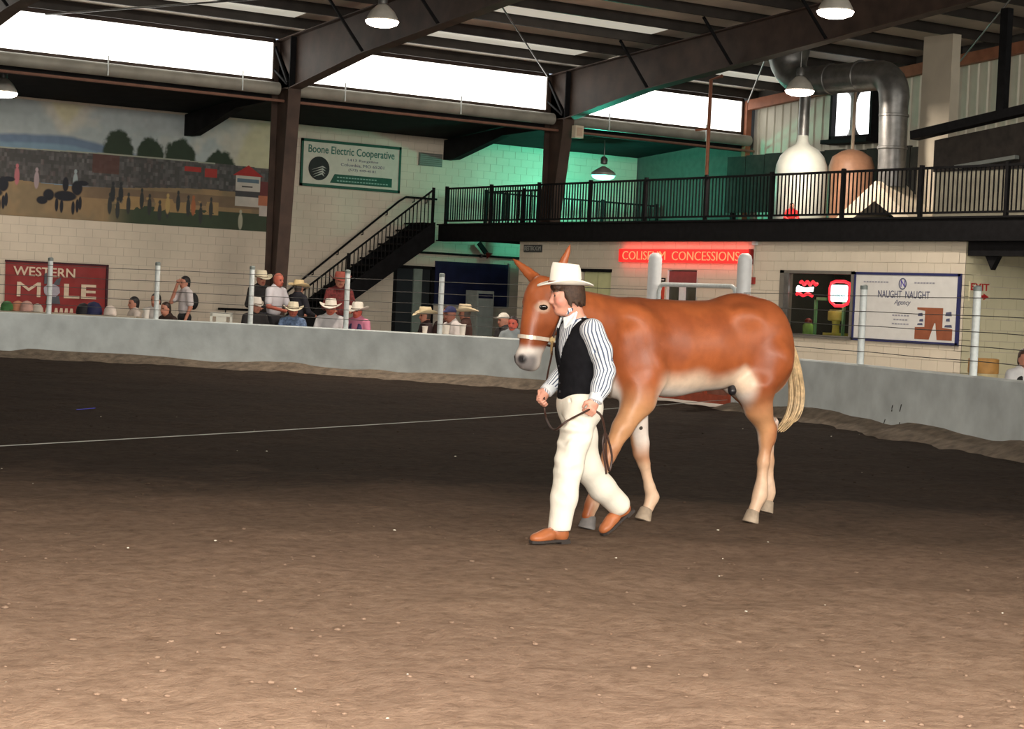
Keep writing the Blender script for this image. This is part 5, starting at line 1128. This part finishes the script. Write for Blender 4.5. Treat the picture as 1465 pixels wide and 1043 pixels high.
def hat_mesh(c, f, l, u, a=.105, b=.085, brim=.075, h=.115, curl=.03, dent=.03, dip=.012, n=48):
    c, f, l, u = [np.array(v, float) for v in (c, f, l, u)]; V = []; prof = []
    # (radial fraction in brim, crown param) top side outwards-in, then crown, underside last
    rings = []
    for t in (0., .25, .5, .75, 1.): rings.append(('under', t))
    for t in (1., .75, .5, .25, 0.): rings.append(('brim', t))
    for t in (.06, .2, .4, .6, .8, .92, .98): rings.append(('crown', t))
    for t in (.80, .55, .3, .08): rings.append(('top', t))
    for kind, t in rings:
        for j in range(n):
            th = 2*math.pi*j/n; ct, sn = math.cos(th), math.sin(th)
            if kind in ('brim', 'under'):
                ra, rb = a+brim*t*1.0, b+brim*t*.92; z = curl*t*t*sn*sn*1.4-dip*t*t*(ct if ct > 0 else -.4*ct)+(.004 if kind == 'brim' else -.004)
                V.append(c+f*ra*ct+l*rb*sn*(1-.10*t)+u*z)
            elif kind == 'crown':
                ta = 1-.10*t-.10*max(0, t-.75)*4; pin = 1-.16*t*max(0, ct)**2*abs(sn)*2
                V.append(c+f*a*ta*ct*pin+l*b*(1-.14*t-.10*max(0, t-.75)*4)*sn*pin+u*(h*t*(1+.05*ct*ct-.10*max(0, -ct))+.004))
            else:
                z = h*(1+.05*ct*ct*t-.10*max(0, -ct)*t)-dent*(1-t)**1.3*1.0
                V.append(c+f*a*.78*t*ct+l*b*.74*t*sn+u*z)
    k = len(rings); Fc = [(i*n+j, i*n+(j+1) % n, (i+1)*n+(j+1) % n, (i+1)*n+j) for i in range(k-1) for j in range(n)]
    Fc += [tuple((k-1)*n+j for j in range(n)), tuple(range(n-1, -1, -1))]
    return MB().add(V, Fc)
def hat(parent, c, f, l, u, mat, band=None, name='hat', **kw):
    o_ = hat_mesh(c, f, l, u, **kw).build(name, mat, parent, True)
    if band:
        c_, f_, l_, u_ = [np.array(v, float) for v in (c, f, l, u)]; a_, b_ = kw.get('a', .105), kw.get('b', .085); h_ = kw.get('h', .115)
        MB().tube([c_+f_*(a_*.995)*math.cos(t)+l_*(b_*.995)*math.sin(t)+u_*(h_*.11) for t in np.linspace(0, 6.283, 40)], h_*.06, 6).build('hat_band', band, o_, True)
    return o_
m_hat = M('hat_felt', (.82, .79, .70), .75, vary=.04, scale=14, sheen=.2)
hat(man, kp(.0, 0, .072), norm(hfw-Z_*.02), hlf, norm(Z_+hfw*.02), m_hat, M('hat_band', (.28, .10, .05), .5), a=.108, b=.090, brim=.078, h=.135, curl=.022, dent=.028, dip=.012)
# lead strap: halter ring, right hand, slack to left hand, hanging loop
ring_p = np.array(hp(-.03, .098, 1.29)); RG = RPc+np.array([-.01, -.02, -.02]); LG = LPc+np.array([-.01, .022, -.02])
lead = thing('lead_strap', tuple(RG), 'thin dark leather lead running from the halter through both hands', 'lead')
MB().tube(catmull([ring_p, ring_p+np.array([-.02, -.03, -.09]), (ring_p+RG)/2+np.array([-.0, 0, -.02]), RG], 8), .0065, 8).build('lead_upper', m_leather, lead, True)
MB().tube(catmull([ring_p, ring_p+np.array([-.01, -.012, -.05]), ring_p+np.array([-.015, -.025, -.09])], 5), .009, 8).build('lead_chain', m_brass, lead, True)
MB().tube(catmull([RG, RG+np.array([-.01, -.05, -.12]), CAM+(f0+rt*(793-732.5)/FPX-upv*(615-521.5)/FPX)*12.13, CAM+(f0+rt*(812-732.5)/FPX-upv*(602-521.5)/FPX)*12.02, LG+np.array([-.03, -.035, .0]), LG], 8), .007, 8).build('lead_middle', m_leather, lead, True)
MB().tube(catmull([LG, LG+np.array([.06, -.04, -.03]), LG+np.array([.12, -.02, -.14]), LG+np.array([.155, .0, -.30]), LG+np.array([.20, .02, -.40]), LG+np.array([.215, .02, -.30]), LG+np.array([.16, .02, -.16]), LG+np.array([.13, .01, -.22]), LG+np.array([.17, .01, -.42])], 8), .0075, 8).build('lead_loop', m_leather, lead, True)

# ================================================================== SPECTATORS
m_skin2 = M('skin_plain', (.50, .22, .15), .5, vary=.06, scale=20)
def rotz(a): return np.array([[math.cos(a), math.sin(a), 0], [-math.sin(a), math.cos(a), 0], [0, 0, 1]])
def chair(loc, face, label):
    t_ = thing('plastic_chair', loc, label, 'chair', 'white plastic chairs behind the rail')
    mw = M('chair_plastic', (.62, .62, .55), .4, vary=.04); R__ = rotz(face); L_ = lambda p: np.array(p)@R__+np.array(loc)
    def bx(b, p, q_):
        s0 = len(b.V); b.box(p, q_); b.V[s0:] = [tuple(L_(v)) for v in b.V[s0:]]
    part('seat', mw, t_, lambda b: bx(b, (-.21, -.22, .40), (.23, .22, .43)))
    part('backrest', mw, t_, lambda b: (bx(b, (-.25, -.22, .43), (-.215, -.17, 1.08)), bx(b, (-.25, .17, .43), (-.215, .22, 1.08)), bx(b, (-.25, -.22, 1.02), (-.21, .22, 1.1)), bx(b, (-.245, -.10, .48), (-.22, .10, 1.03))))
    for sx in (-.19, .2):
        for sy in (-.19, .19): part('leg', mw, t_, lambda b: bx(b, (sx-.018, sy-.018, 0), (sx+.018, sy+.018, .40)))
    return t_
def lookdir(px0, px1=None): return None
def person(px, py_top, dist, label, shirt, pants=(.03, .03, .04), sit=False, face=0., hatc=None, cap=None, hair=None, arms='rest', scale=None, skin=None, floor=-.04, lean=0., sleeve=1., plaid=None, hatkw=None, vest=None, bag=None, seat=True, child=False):
    """a figure whose head top shows at (px, py_top) standing dist metres ahead; face: heading in degrees from facing the camera (positive turns to image right)"""
    d = f0+rt*(px-732.5)/FPX-upv*(py_top-521.5)/FPX; bi = bary(px); dist = ((np.array([*BC[bi], 0])-CAM)@f0+dist) if dist < 20 else dist; P = CAM+d*dist
    topz = P[2]-floor; sit_h = 1.265; full = 1.705; hat_h = .085 if hatc is not None else (.02 if cap is not None else 0.)
    s = (topz/((sit_h if sit else full)+hat_h)); s = min(max(s, .55 if child else 1.04), 1.16)
    base = np.array([P[0], P[1], floor]); seat_z = 0.
    if sit:      # choose seat height so the head meets its mark
        seat_z = topz-(sit_h+hat_h)*s
    ang = math.atan2(-F_[1], -F_[0])+math.radians(face); Rm = rotz(ang)
    xf = lambda V: (V*s)@Rm+base+Z_*seat_z
    t_ = thing('person', tuple(base), label, 'person')
    hz = .46 if sit else .93; sz = hz+.50
    sh = np.array([lean*.35, 0, sz]); hp_ = np.array([0, 0, hz]); nk = sh+np.array([lean*.06, 0, .07]); hc = sh+np.array([.02+lean*.15, 0, .158])
    A = {}
    for sd in (-1, 1):
        S_ = sh+np.array([0, .18*sd, -.03])
        pose = arms if isinstance(arms, str) else arms[0 if sd < 0 else 1]
        if pose == 'hang': el, wr = S_+np.array([-.02, .04*sd, -.29]), S_+np.array([.08, .05*sd, -.52])
        elif pose == 'face': el, wr = S_+np.array([.20, .03*sd, -.20]), hc+np.array([.13, .06*sd, -.02])
        elif pose == 'hip': el, wr = S_+np.array([-.10, .16*sd, -.24]), S_+np.array([.06, .02*sd, -.42])
        else: el, wr = S_+np.array([.06, .08*sd, -.28]), S_+np.array([.30, -.02*sd, -.34])
        A[sd] = (S_, el, wr)
    if sit: K = {sd: (np.array([0, .09*sd, hz]), np.array([.42, .13*sd, .47]), np.array([.44, .13*sd, .08])) for sd in (-1, 1)}
    else: K = {sd: (np.array([0, .09*sd, hz-.03]), np.array([.02, .11*sd, .50]), np.array([-.02, .12*sd, .08])) for sd in (-1, 1)}
    lo, hi = (-.40, -.48, 0), (.68, .48, hz+.88)
    B = SDF(lo, hi, .014)
    B.ell(hc+(0, 0, .03), (.10, .086, .108), .03); B.ell(hc+(.03, 0, -.06), (.066, .062, .06), .03); B.cone(hc+(.09, 0, .0), hc+(.108, 0, -.03), .012, .018, .015); B.cone(hc+(-.02, 0, -.06), sh, .062, .075, .04)
    B.ell((hp_+sh)/2, (.085, .13, .26), .04)
    for sd in (-1, 1):
        S_, el, wr = A[sd]; B.chain([S_, el, wr], [.05, .04, .03], .03); dr = norm(wr-el); B.ell(wr+dr*.06, (.05, .03, .035), .02); B.cone(wr+dr*.03, wr+dr*.09+(0, -.035*sd, .02), .014, .012, .01)
        h_, k_, a_ = K[sd]; B.chain([h_, k_, a_], [.07, .05, .04], .03); B.cone(a_, a_+(.12, 0, -.035), .04, .03, .02)
        B.ell(hc+(-.01, .08*sd, -.01), (.022, .012, .032), .01)
    sk_ = np.array((skin or m_skin2).node_tree.nodes['Mix'].inputs[6].default_value)[:3]
    def face_col(L):
        q = L-hc; c = np.tile(sk_, (len(L), 1)); hd_ = q[:, 2] > -.14
        for sd in (-1, 1):
            c[hd_ & (np.hypot(q[:, 1]-.034*sd, (q[:, 2]-.012)*1.4) < .019) & (q[:, 0] > .05)] = sk_*.18
        c[hd_ & (abs(q[:, 1]) < .03) & (abs(q[:, 2]+.062) < .010) & (q[:, 0] > .05)] = sk_*(.6, .35, .4)
        if hatc is not None: c[hd_ & (q[:, 0] < .0) & (q[:, 2] > -.06)] = (.07, .055, .045)
        return c
    B.obj('body', M('skin_'+(skin or m_skin2).name, rough=.5, vary=.05, scale=20, attr='Col'), t_, xf, color=face_col)
    G = SDF(lo, hi, .02)
    G.ell(sh+(0, 0, -.16), (.118, .178, .19), .05); G.ell((hp_*.7+sh*.3)+(0, 0, .0), (.118, .162, .17), .06); G.ell(sh+(0, 0, -.02), (.08, .15, .06), .06); G.cone(sh+(0, -.15, -.02), sh+(0, 0, .045), .05, .07, .05); G.cone(sh+(0, .15, -.02), sh+(0, 0, .045), .05, .07, .05)
    for sd in (-1, 1):
        S_, el, wr = A[sd]
        if sleeve >= 1: G.chain([S_, el, wr], [.068, .058, .046], .03)
        else: G.chain([S_, S_+(el-S_)*.75], [.072, .07], .03)
    G.clip(lambda X, Y, Z: (hz-.06)-Z+0*X+0*Y)
    m_s = M('cloth_%d_%d_%d' % tuple(int(c*99) for c in shirt), shirt, .85, vary=.12 if not plaid else .5, scale=6 if not plaid else 22)
    so = G.obj('shirt', m_s, t_, xf)
    if vest is not None:
        H = SDF(lo, hi, .02); H.ell(sh+(0, 0, -.16), (.132, .17, .20), .05); H.ell((hp_*.7+sh*.3), (.13, .172, .18), .06); H.clip(lambda X, Y, Z: np.maximum((hz-.04)-Z, np.where(X > .02, .055-abs(Y), -1.)+0*Z)); H.obj('vest', M('vest_%d' % int(vest[0]*99), vest, .8), t_, xf)
    H = SDF(lo, hi, .02); H.ell(hp_+(0, 0, -.02), (.125, .168, .12), .05)
    for sd in (-1, 1): H.chain(list(K[sd]), [.098, .075, .065], .03)
    H.clip(lambda X, Y, Z: np.maximum(.07-Z, Z-(hz+.08))+0*X+0*Y)
    H.obj('trousers', M('pants_%d_%d_%d' % tuple(int(c*99) for c in pants), pants, .85, vary=.12), t_, xf)
    for sd in (-1, 1):
        a_ = K[sd][2]; Q_ = SDF(a_-(.12, .08, .08), a_+(.26, .08, .12), .015); Q_.ell(a_+(.06, 0, -.035), (.14, .048, .045), .02).cone(a_+(0, 0, -.02), a_+(0, 0, .03), .046, .046, .02); Q_.clip(lambda X, Y, Z: .004-Z+0*X+0*Y); Q_.obj('shoe', M('boot_dark', (.03, .02, .015), .5), t_, xf)
    if hair is not None:
        Q_ = SDF(hc-.2, hc+.22, .015); Q_.ell(hc+(-.012, 0, .045), (.105, .09, .105), .02); Q_.ell(hc+(-.05, 0, -.03), (.06, .085, .085), .03)
        Q_.clip(lambda X, Y, Z: np.minimum(X-(hc[0]+.035), (hc[2]+.055)-Z)+0*Y); Q_.obj('hair', M('hair_%d' % int(hair[0]*999), hair, .5, vary=.3, scale=40), t_, xf)
    X_ = lambda v: xf(np.array([v]))[0]; fr_ = norm(X_((1, 0, 0))-X_((0, 0, 0))); lf_ = norm(X_((0, 1, 0))-X_((0, 0, 0)))
    if hatc is not None:
        kw = dict(a=.122*s, b=.105*s, brim=.118*s, h=.13*s, curl=.045*s, dent=.03*s, dip=.02*s, n=24); kw.update(hatkw or {})
        hat(t_, X_(hc+(0, 0, .042)), norm(fr_-Z_*.08), lf_, norm(Z_+fr_*.08), M('hat_%d_%d' % (int(hatc[0]*99), int(hatc[2]*99)), hatc, .8, vary=.05), M('band_dark', (.08, .05, .03), .6), **kw)
    if cap is not None:
        Q_ = SDF(hc-.22, hc+.25, .015); Q_.ell(hc+(-.005, 0, .06), (.108, .092, .095), .02); Q_.clip(lambda X, Y, Z: (hc[2]+.045)-Z+0*X+0*Y); Q_.ell(hc+(.12, 0, .055), (.085, .075, .012), .015)
        Q_.obj('cap', M('cap_%d_%d' % (int(cap[0]*99), int(cap[2]*99)), cap, .7), t_, xf)
    if bag is not None:
        Q_ = SDF(lo, hi, .02); Q_.ell(sh+(-.19, 0, -.20), (.085, .13, .17), .03); Q_.obj('backpack', M('bag_black', bag, .7), t_, xf)
    if sit and seat:
        rr = hz*s+seat_z-.11*s
        st_ = thing('stool', (base[0], base[1], floor), 'dark stool under the '+' '.join(label.split()[:11]), 'stool')
        part('stool_top', m_dark, st_, lambda b: b.lathe([(.17, floor+rr-.04), (.18, floor+rr-.03), (.18, floor+rr)], (base[0], base[1], 0), 16))
        for k in range(4):
            a_ = math.pi/4+k*math.pi/2; c_ = np.array([base[0]+.13*math.cos(a_), base[1]+.13*math.sin(a_)]); part('leg', m_dark, st_, lambda b: b.tube([(*c_, floor), (*c_, floor+rr-.04)], .015, 6))
    return t_
straw, cream, white = (.66, .56, .36), (.74, .68, .52), (.62, .63, .66)
# by the banner and left wall
person(193, 424, 1.7, 'dark-haired person in pale top seated left of the fence post by the banner', (.62, .55, .50), sit=True, face=-60, hair=(.012, .010, .012))
person(224, 419, 2.2, 'person with dark swept-up hair and white shirt seated right beside a fence post', (.60, .58, .56), sit=True, face=-20, hair=(.015, .012, .014))
person(266, 398, 2.3, 'standing person in white shirt with hand to face and black backpack', (.60, .56, .57), (.015, .016, .02), face=-55, hair=(.012, .012, .018), arms=('face', 'hang'), bag=(.012, .012, .014), sleeve=.5)
person(247, 432, 1.15, 'brown-haired person bent low in dark brown jacket beside the one with a backpack', (.035, .02, .016), sit=True, face=-40, hair=(.03, .014, .01), lean=.3)
ci_ = bary(292); chair((*(BC[ci_]+BN[ci_]*1.0), -.04), math.radians(60), 'white plastic chair with open back standing behind the rail')
# the group of hats by the stair foot
person(374, 384, 3.0, 'person in cream cowboy hat and black shirt standing left of the bald one', (.014, .013, .014), face=30, hatc=cream)
person(393, 392, 2.1, 'bald ruddy person in white short-sleeved shirt standing side-on', (.55, .54, .58), (.02, .02, .025), face=55, arms='rest', skin=M('skin_ruddy', (.48, .13, .085), .5), sleeve=.5, lean=.15)
person(366, 420, 1.1, 'person in small white hat and black jacket seated at the left of the hat group', (.02, .018, .02), sit=True, face=35, hatc=(.70, .66, .60), hatkw=dict(brim=.045))
person(427, 399, 2.9, 'person in broad straw hat and dark navy shirt standing with back turned', (.018, .018, .026), face=140, hatc=(.68, .54, .30))
person(420, 427, 1.1, 'person in cream hat and blue plaid shirt seated in front of the straw hat', (.12, .18, .30), sit=True, face=10, hatc=cream, plaid=1, skin=M('skin_ruddy'))
person(487, 386, 3.0, 'person in dull red hat and maroon plaid shirt standing behind the seated pair', (.13, .022, .022), face=15, hatc=(.30, .075, .055), plaid=1)
person(474, 422, 1.15, 'person in white hat and pale shirt seated beside a fence post', (.56, .55, .56), sit=True, face=0, hatc=(.76, .72, .64), skin=M('skin_ruddy'), plaid=None)
person(513, 427, 1.2, 'person in white hat and pink shirt with dark braces seated right of the pale shirt', (.56, .20, .30), sit=True, face=-25, hatc=(.74, .70, .62), skin=M('skin_red', (.55, .11, .075), .5), vest=(.05, .045, .12))
# table group under the mezzanine
person(611, 434, 1.9, 'person in curled straw hat and dark shirt at the table left of a post', (.03, .016, .018), sit=True, face=-70, hatc=straw, hatkw=dict(curl=.06))
person(642, 437, 2.3, 'person with reddish hair and brown clothes seated right of a fence post', (.05, .022, .018), sit=True, face=-15, hair=(.05, .018, .012))
person(655, 437, 1.45, 'person in blue cap and white shirt leaning on the table', (.60, .56, .55), sit=True, face=-55, cap=(.02, .025, .09), lean=.25, sleeve=.5, skin=M('skin_brown', (.30, .12, .085), .5))
person(668, 430, 3.3, 'person in pale straw hat half hidden behind the blue cap', (.06, .028, .022), sit=True, face=-100, hatc=(.66, .56, .38))
person(722, 446, 2.5, 'person in white cap and dark striped top seated beside the mule head', (.03, .028, .03), sit=True, face=-60, cap=(.66, .62, .55), plaid=1)
person(735, 452, 1.2, 'dark-haired ruddy person in grey top seated just behind the mule muzzle', (.26, .30, .32), sit=True, face=-20, hair=(.02, .012, .012), skin=M('skin_red'))
# mezzanine child and right edge
person(1133, 290, 41.6, 'small child in bright red top sitting on the mezzanine floor', (.50, .02, .02), sit=True, face=0, hair=(.06, .03, .02), child=True, floor=DK1, seat=False)
person(1467, 498, 3.0, 'person in black jacket over white shirt at the right edge behind the rail', (.55, .55, .56), sit=True, face=10, vest=(.012, .012, .013), hair=(.06, .03, .02))

# ---- tables, cups, caps
def table(c, ang, Lx, label, h=.72):
    t_ = thing('folding_table', (*c, -.04), label, 'table'); u = np.array([math.cos(ang), math.sin(ang), 0]); v = np.array([-math.sin(ang), math.cos(ang), 0]); o = np.array([*c, 0.])
    MB().bar(o-u*Lx/2+Z_*(h-.02), o+u*Lx/2+Z_*(h-.02), .5, .035).build('table_top', M('table_tan', (.48, .42, .33), .5), t_)
    for a_ in (-1, 1):
        for b_ in (-1, 1): p = o+u*a_*(Lx/2-.12)+v*b_*.2; MB().tube([p+Z_*-.04, p+Z_*(h-.035)], .016, 8).build('leg', m_galv, t_)
    return t_
tc_ = on_plane(625, 470, 2, .74); ta = math.atan2(BT[bary(625)][1], BT[bary(625)][0])
tcn = BC[bary(628)]+BN[bary(628)]*.6; table(tcn, ta, 2.2, 'tan folding table behind the rail under the mezzanine', .87)
def cup(px, py, off, label, h=.15, r=.05):
    i = bary(px); c = BC[i]+BN[i]*off; c = np.array([c[0], c[1], .868]); t_ = thing('paper_cup', tuple(c), label, 'cup', 'paper cups on the table')
    part('cup_wall', M('cup_white', (.80, .77, .72), .5, vary=.03), t_, lambda b: b.lathe([(r*.72, 0), (r, h), (r*.92, h), (r*.68, .01)], c, 16), True)
    MB().tube([c+Z_*h+np.array([math.cos(t), math.sin(t), 0])*r for t in np.linspace(0, 6.283, 18)], .005, 5).build('cup_rim', M('cup_white'), t_, True)
cup(587, 465, .55, 'short pale paper cup at the left end of the table', .13, .055); cup(610, 465, .62, 'wide pale paper cup left of the fence post', .18, .085); cup(633, 468, .55, 'tall white paper cup right of the fence post', .2, .065)
cup(199, 445, .55, 'white paper cup before the dark-haired one near the banner', .2, .07)
i_ = bary(80); tbn = BC[i_]+BN[i_]*.6; table(tbn, math.atan2(BT[i_][1], BT[i_][0]), 3.0, 'long goods table behind the rail below the red banner', .90)
i2 = bary(203); table(BC[i2]+BN[i2]*.6, math.atan2(BT[i2][1], BT[i2][0]), .8, 'small table behind the rail right of the banner', .87)
def goods_cap(px, off, colr, label, sc=1.):
    i = bary(px); c = BC[i]+BN[i]*off; c = np.array([c[0], c[1], .898]); t_ = thing('display_cap', tuple(c), label, 'cap', 'caps on the goods table')
    mt_ = M('capgoods_%d_%d_%d' % tuple(int(v*99) for v in colr), colr, .7)
    part('crown', mt_, t_, lambda b: b.lathe([(.115*sc, 0), (.12*sc, .04*sc), (.105*sc, .11*sc), (.07*sc, .16*sc), (.015, .18*sc)], c, 18), True)
    fd = np.array([-F_[0], -F_[1], 0]); sd = np.array([-fd[1], fd[0], 0])
    part('visor', mt_, t_, lambda b: b.prism([(-.10*sc, .04), (.10*sc, .04), (.085*sc, .16*sc), (0, .20*sc), (-.085*sc, .16*sc)], c+Z_*.012, sd, fd, Z_, .012))
for k, (x_, o_, c_, sc_, lb) in enumerate([(4, .55, (.06, .20, .06), 1.1, 'green cap at the left end of the goods table'), (12, .65, (.55, .24, .14), 1.15, 'orange tan cap next to the green cap'), (30, .55, (.55, .33, .28), 1.2, 'dusty pink cap on the goods table'), (47, .6, (.50, .46, .40), .95, 'pale grey cap left of the first fence post'), (104, .55, (.012, .012, .016), 1.25, 'black cap on the goods table right of the post'), (121, .62, (.014, .018, .07), 1.45, 'dark navy cap beside the black cap'), (139, .55, (.68, .60, .54), 1.1, 'whitish cap at the right end of the goods table')]): goods_cap(x_, o_, c_, lb, sc_)
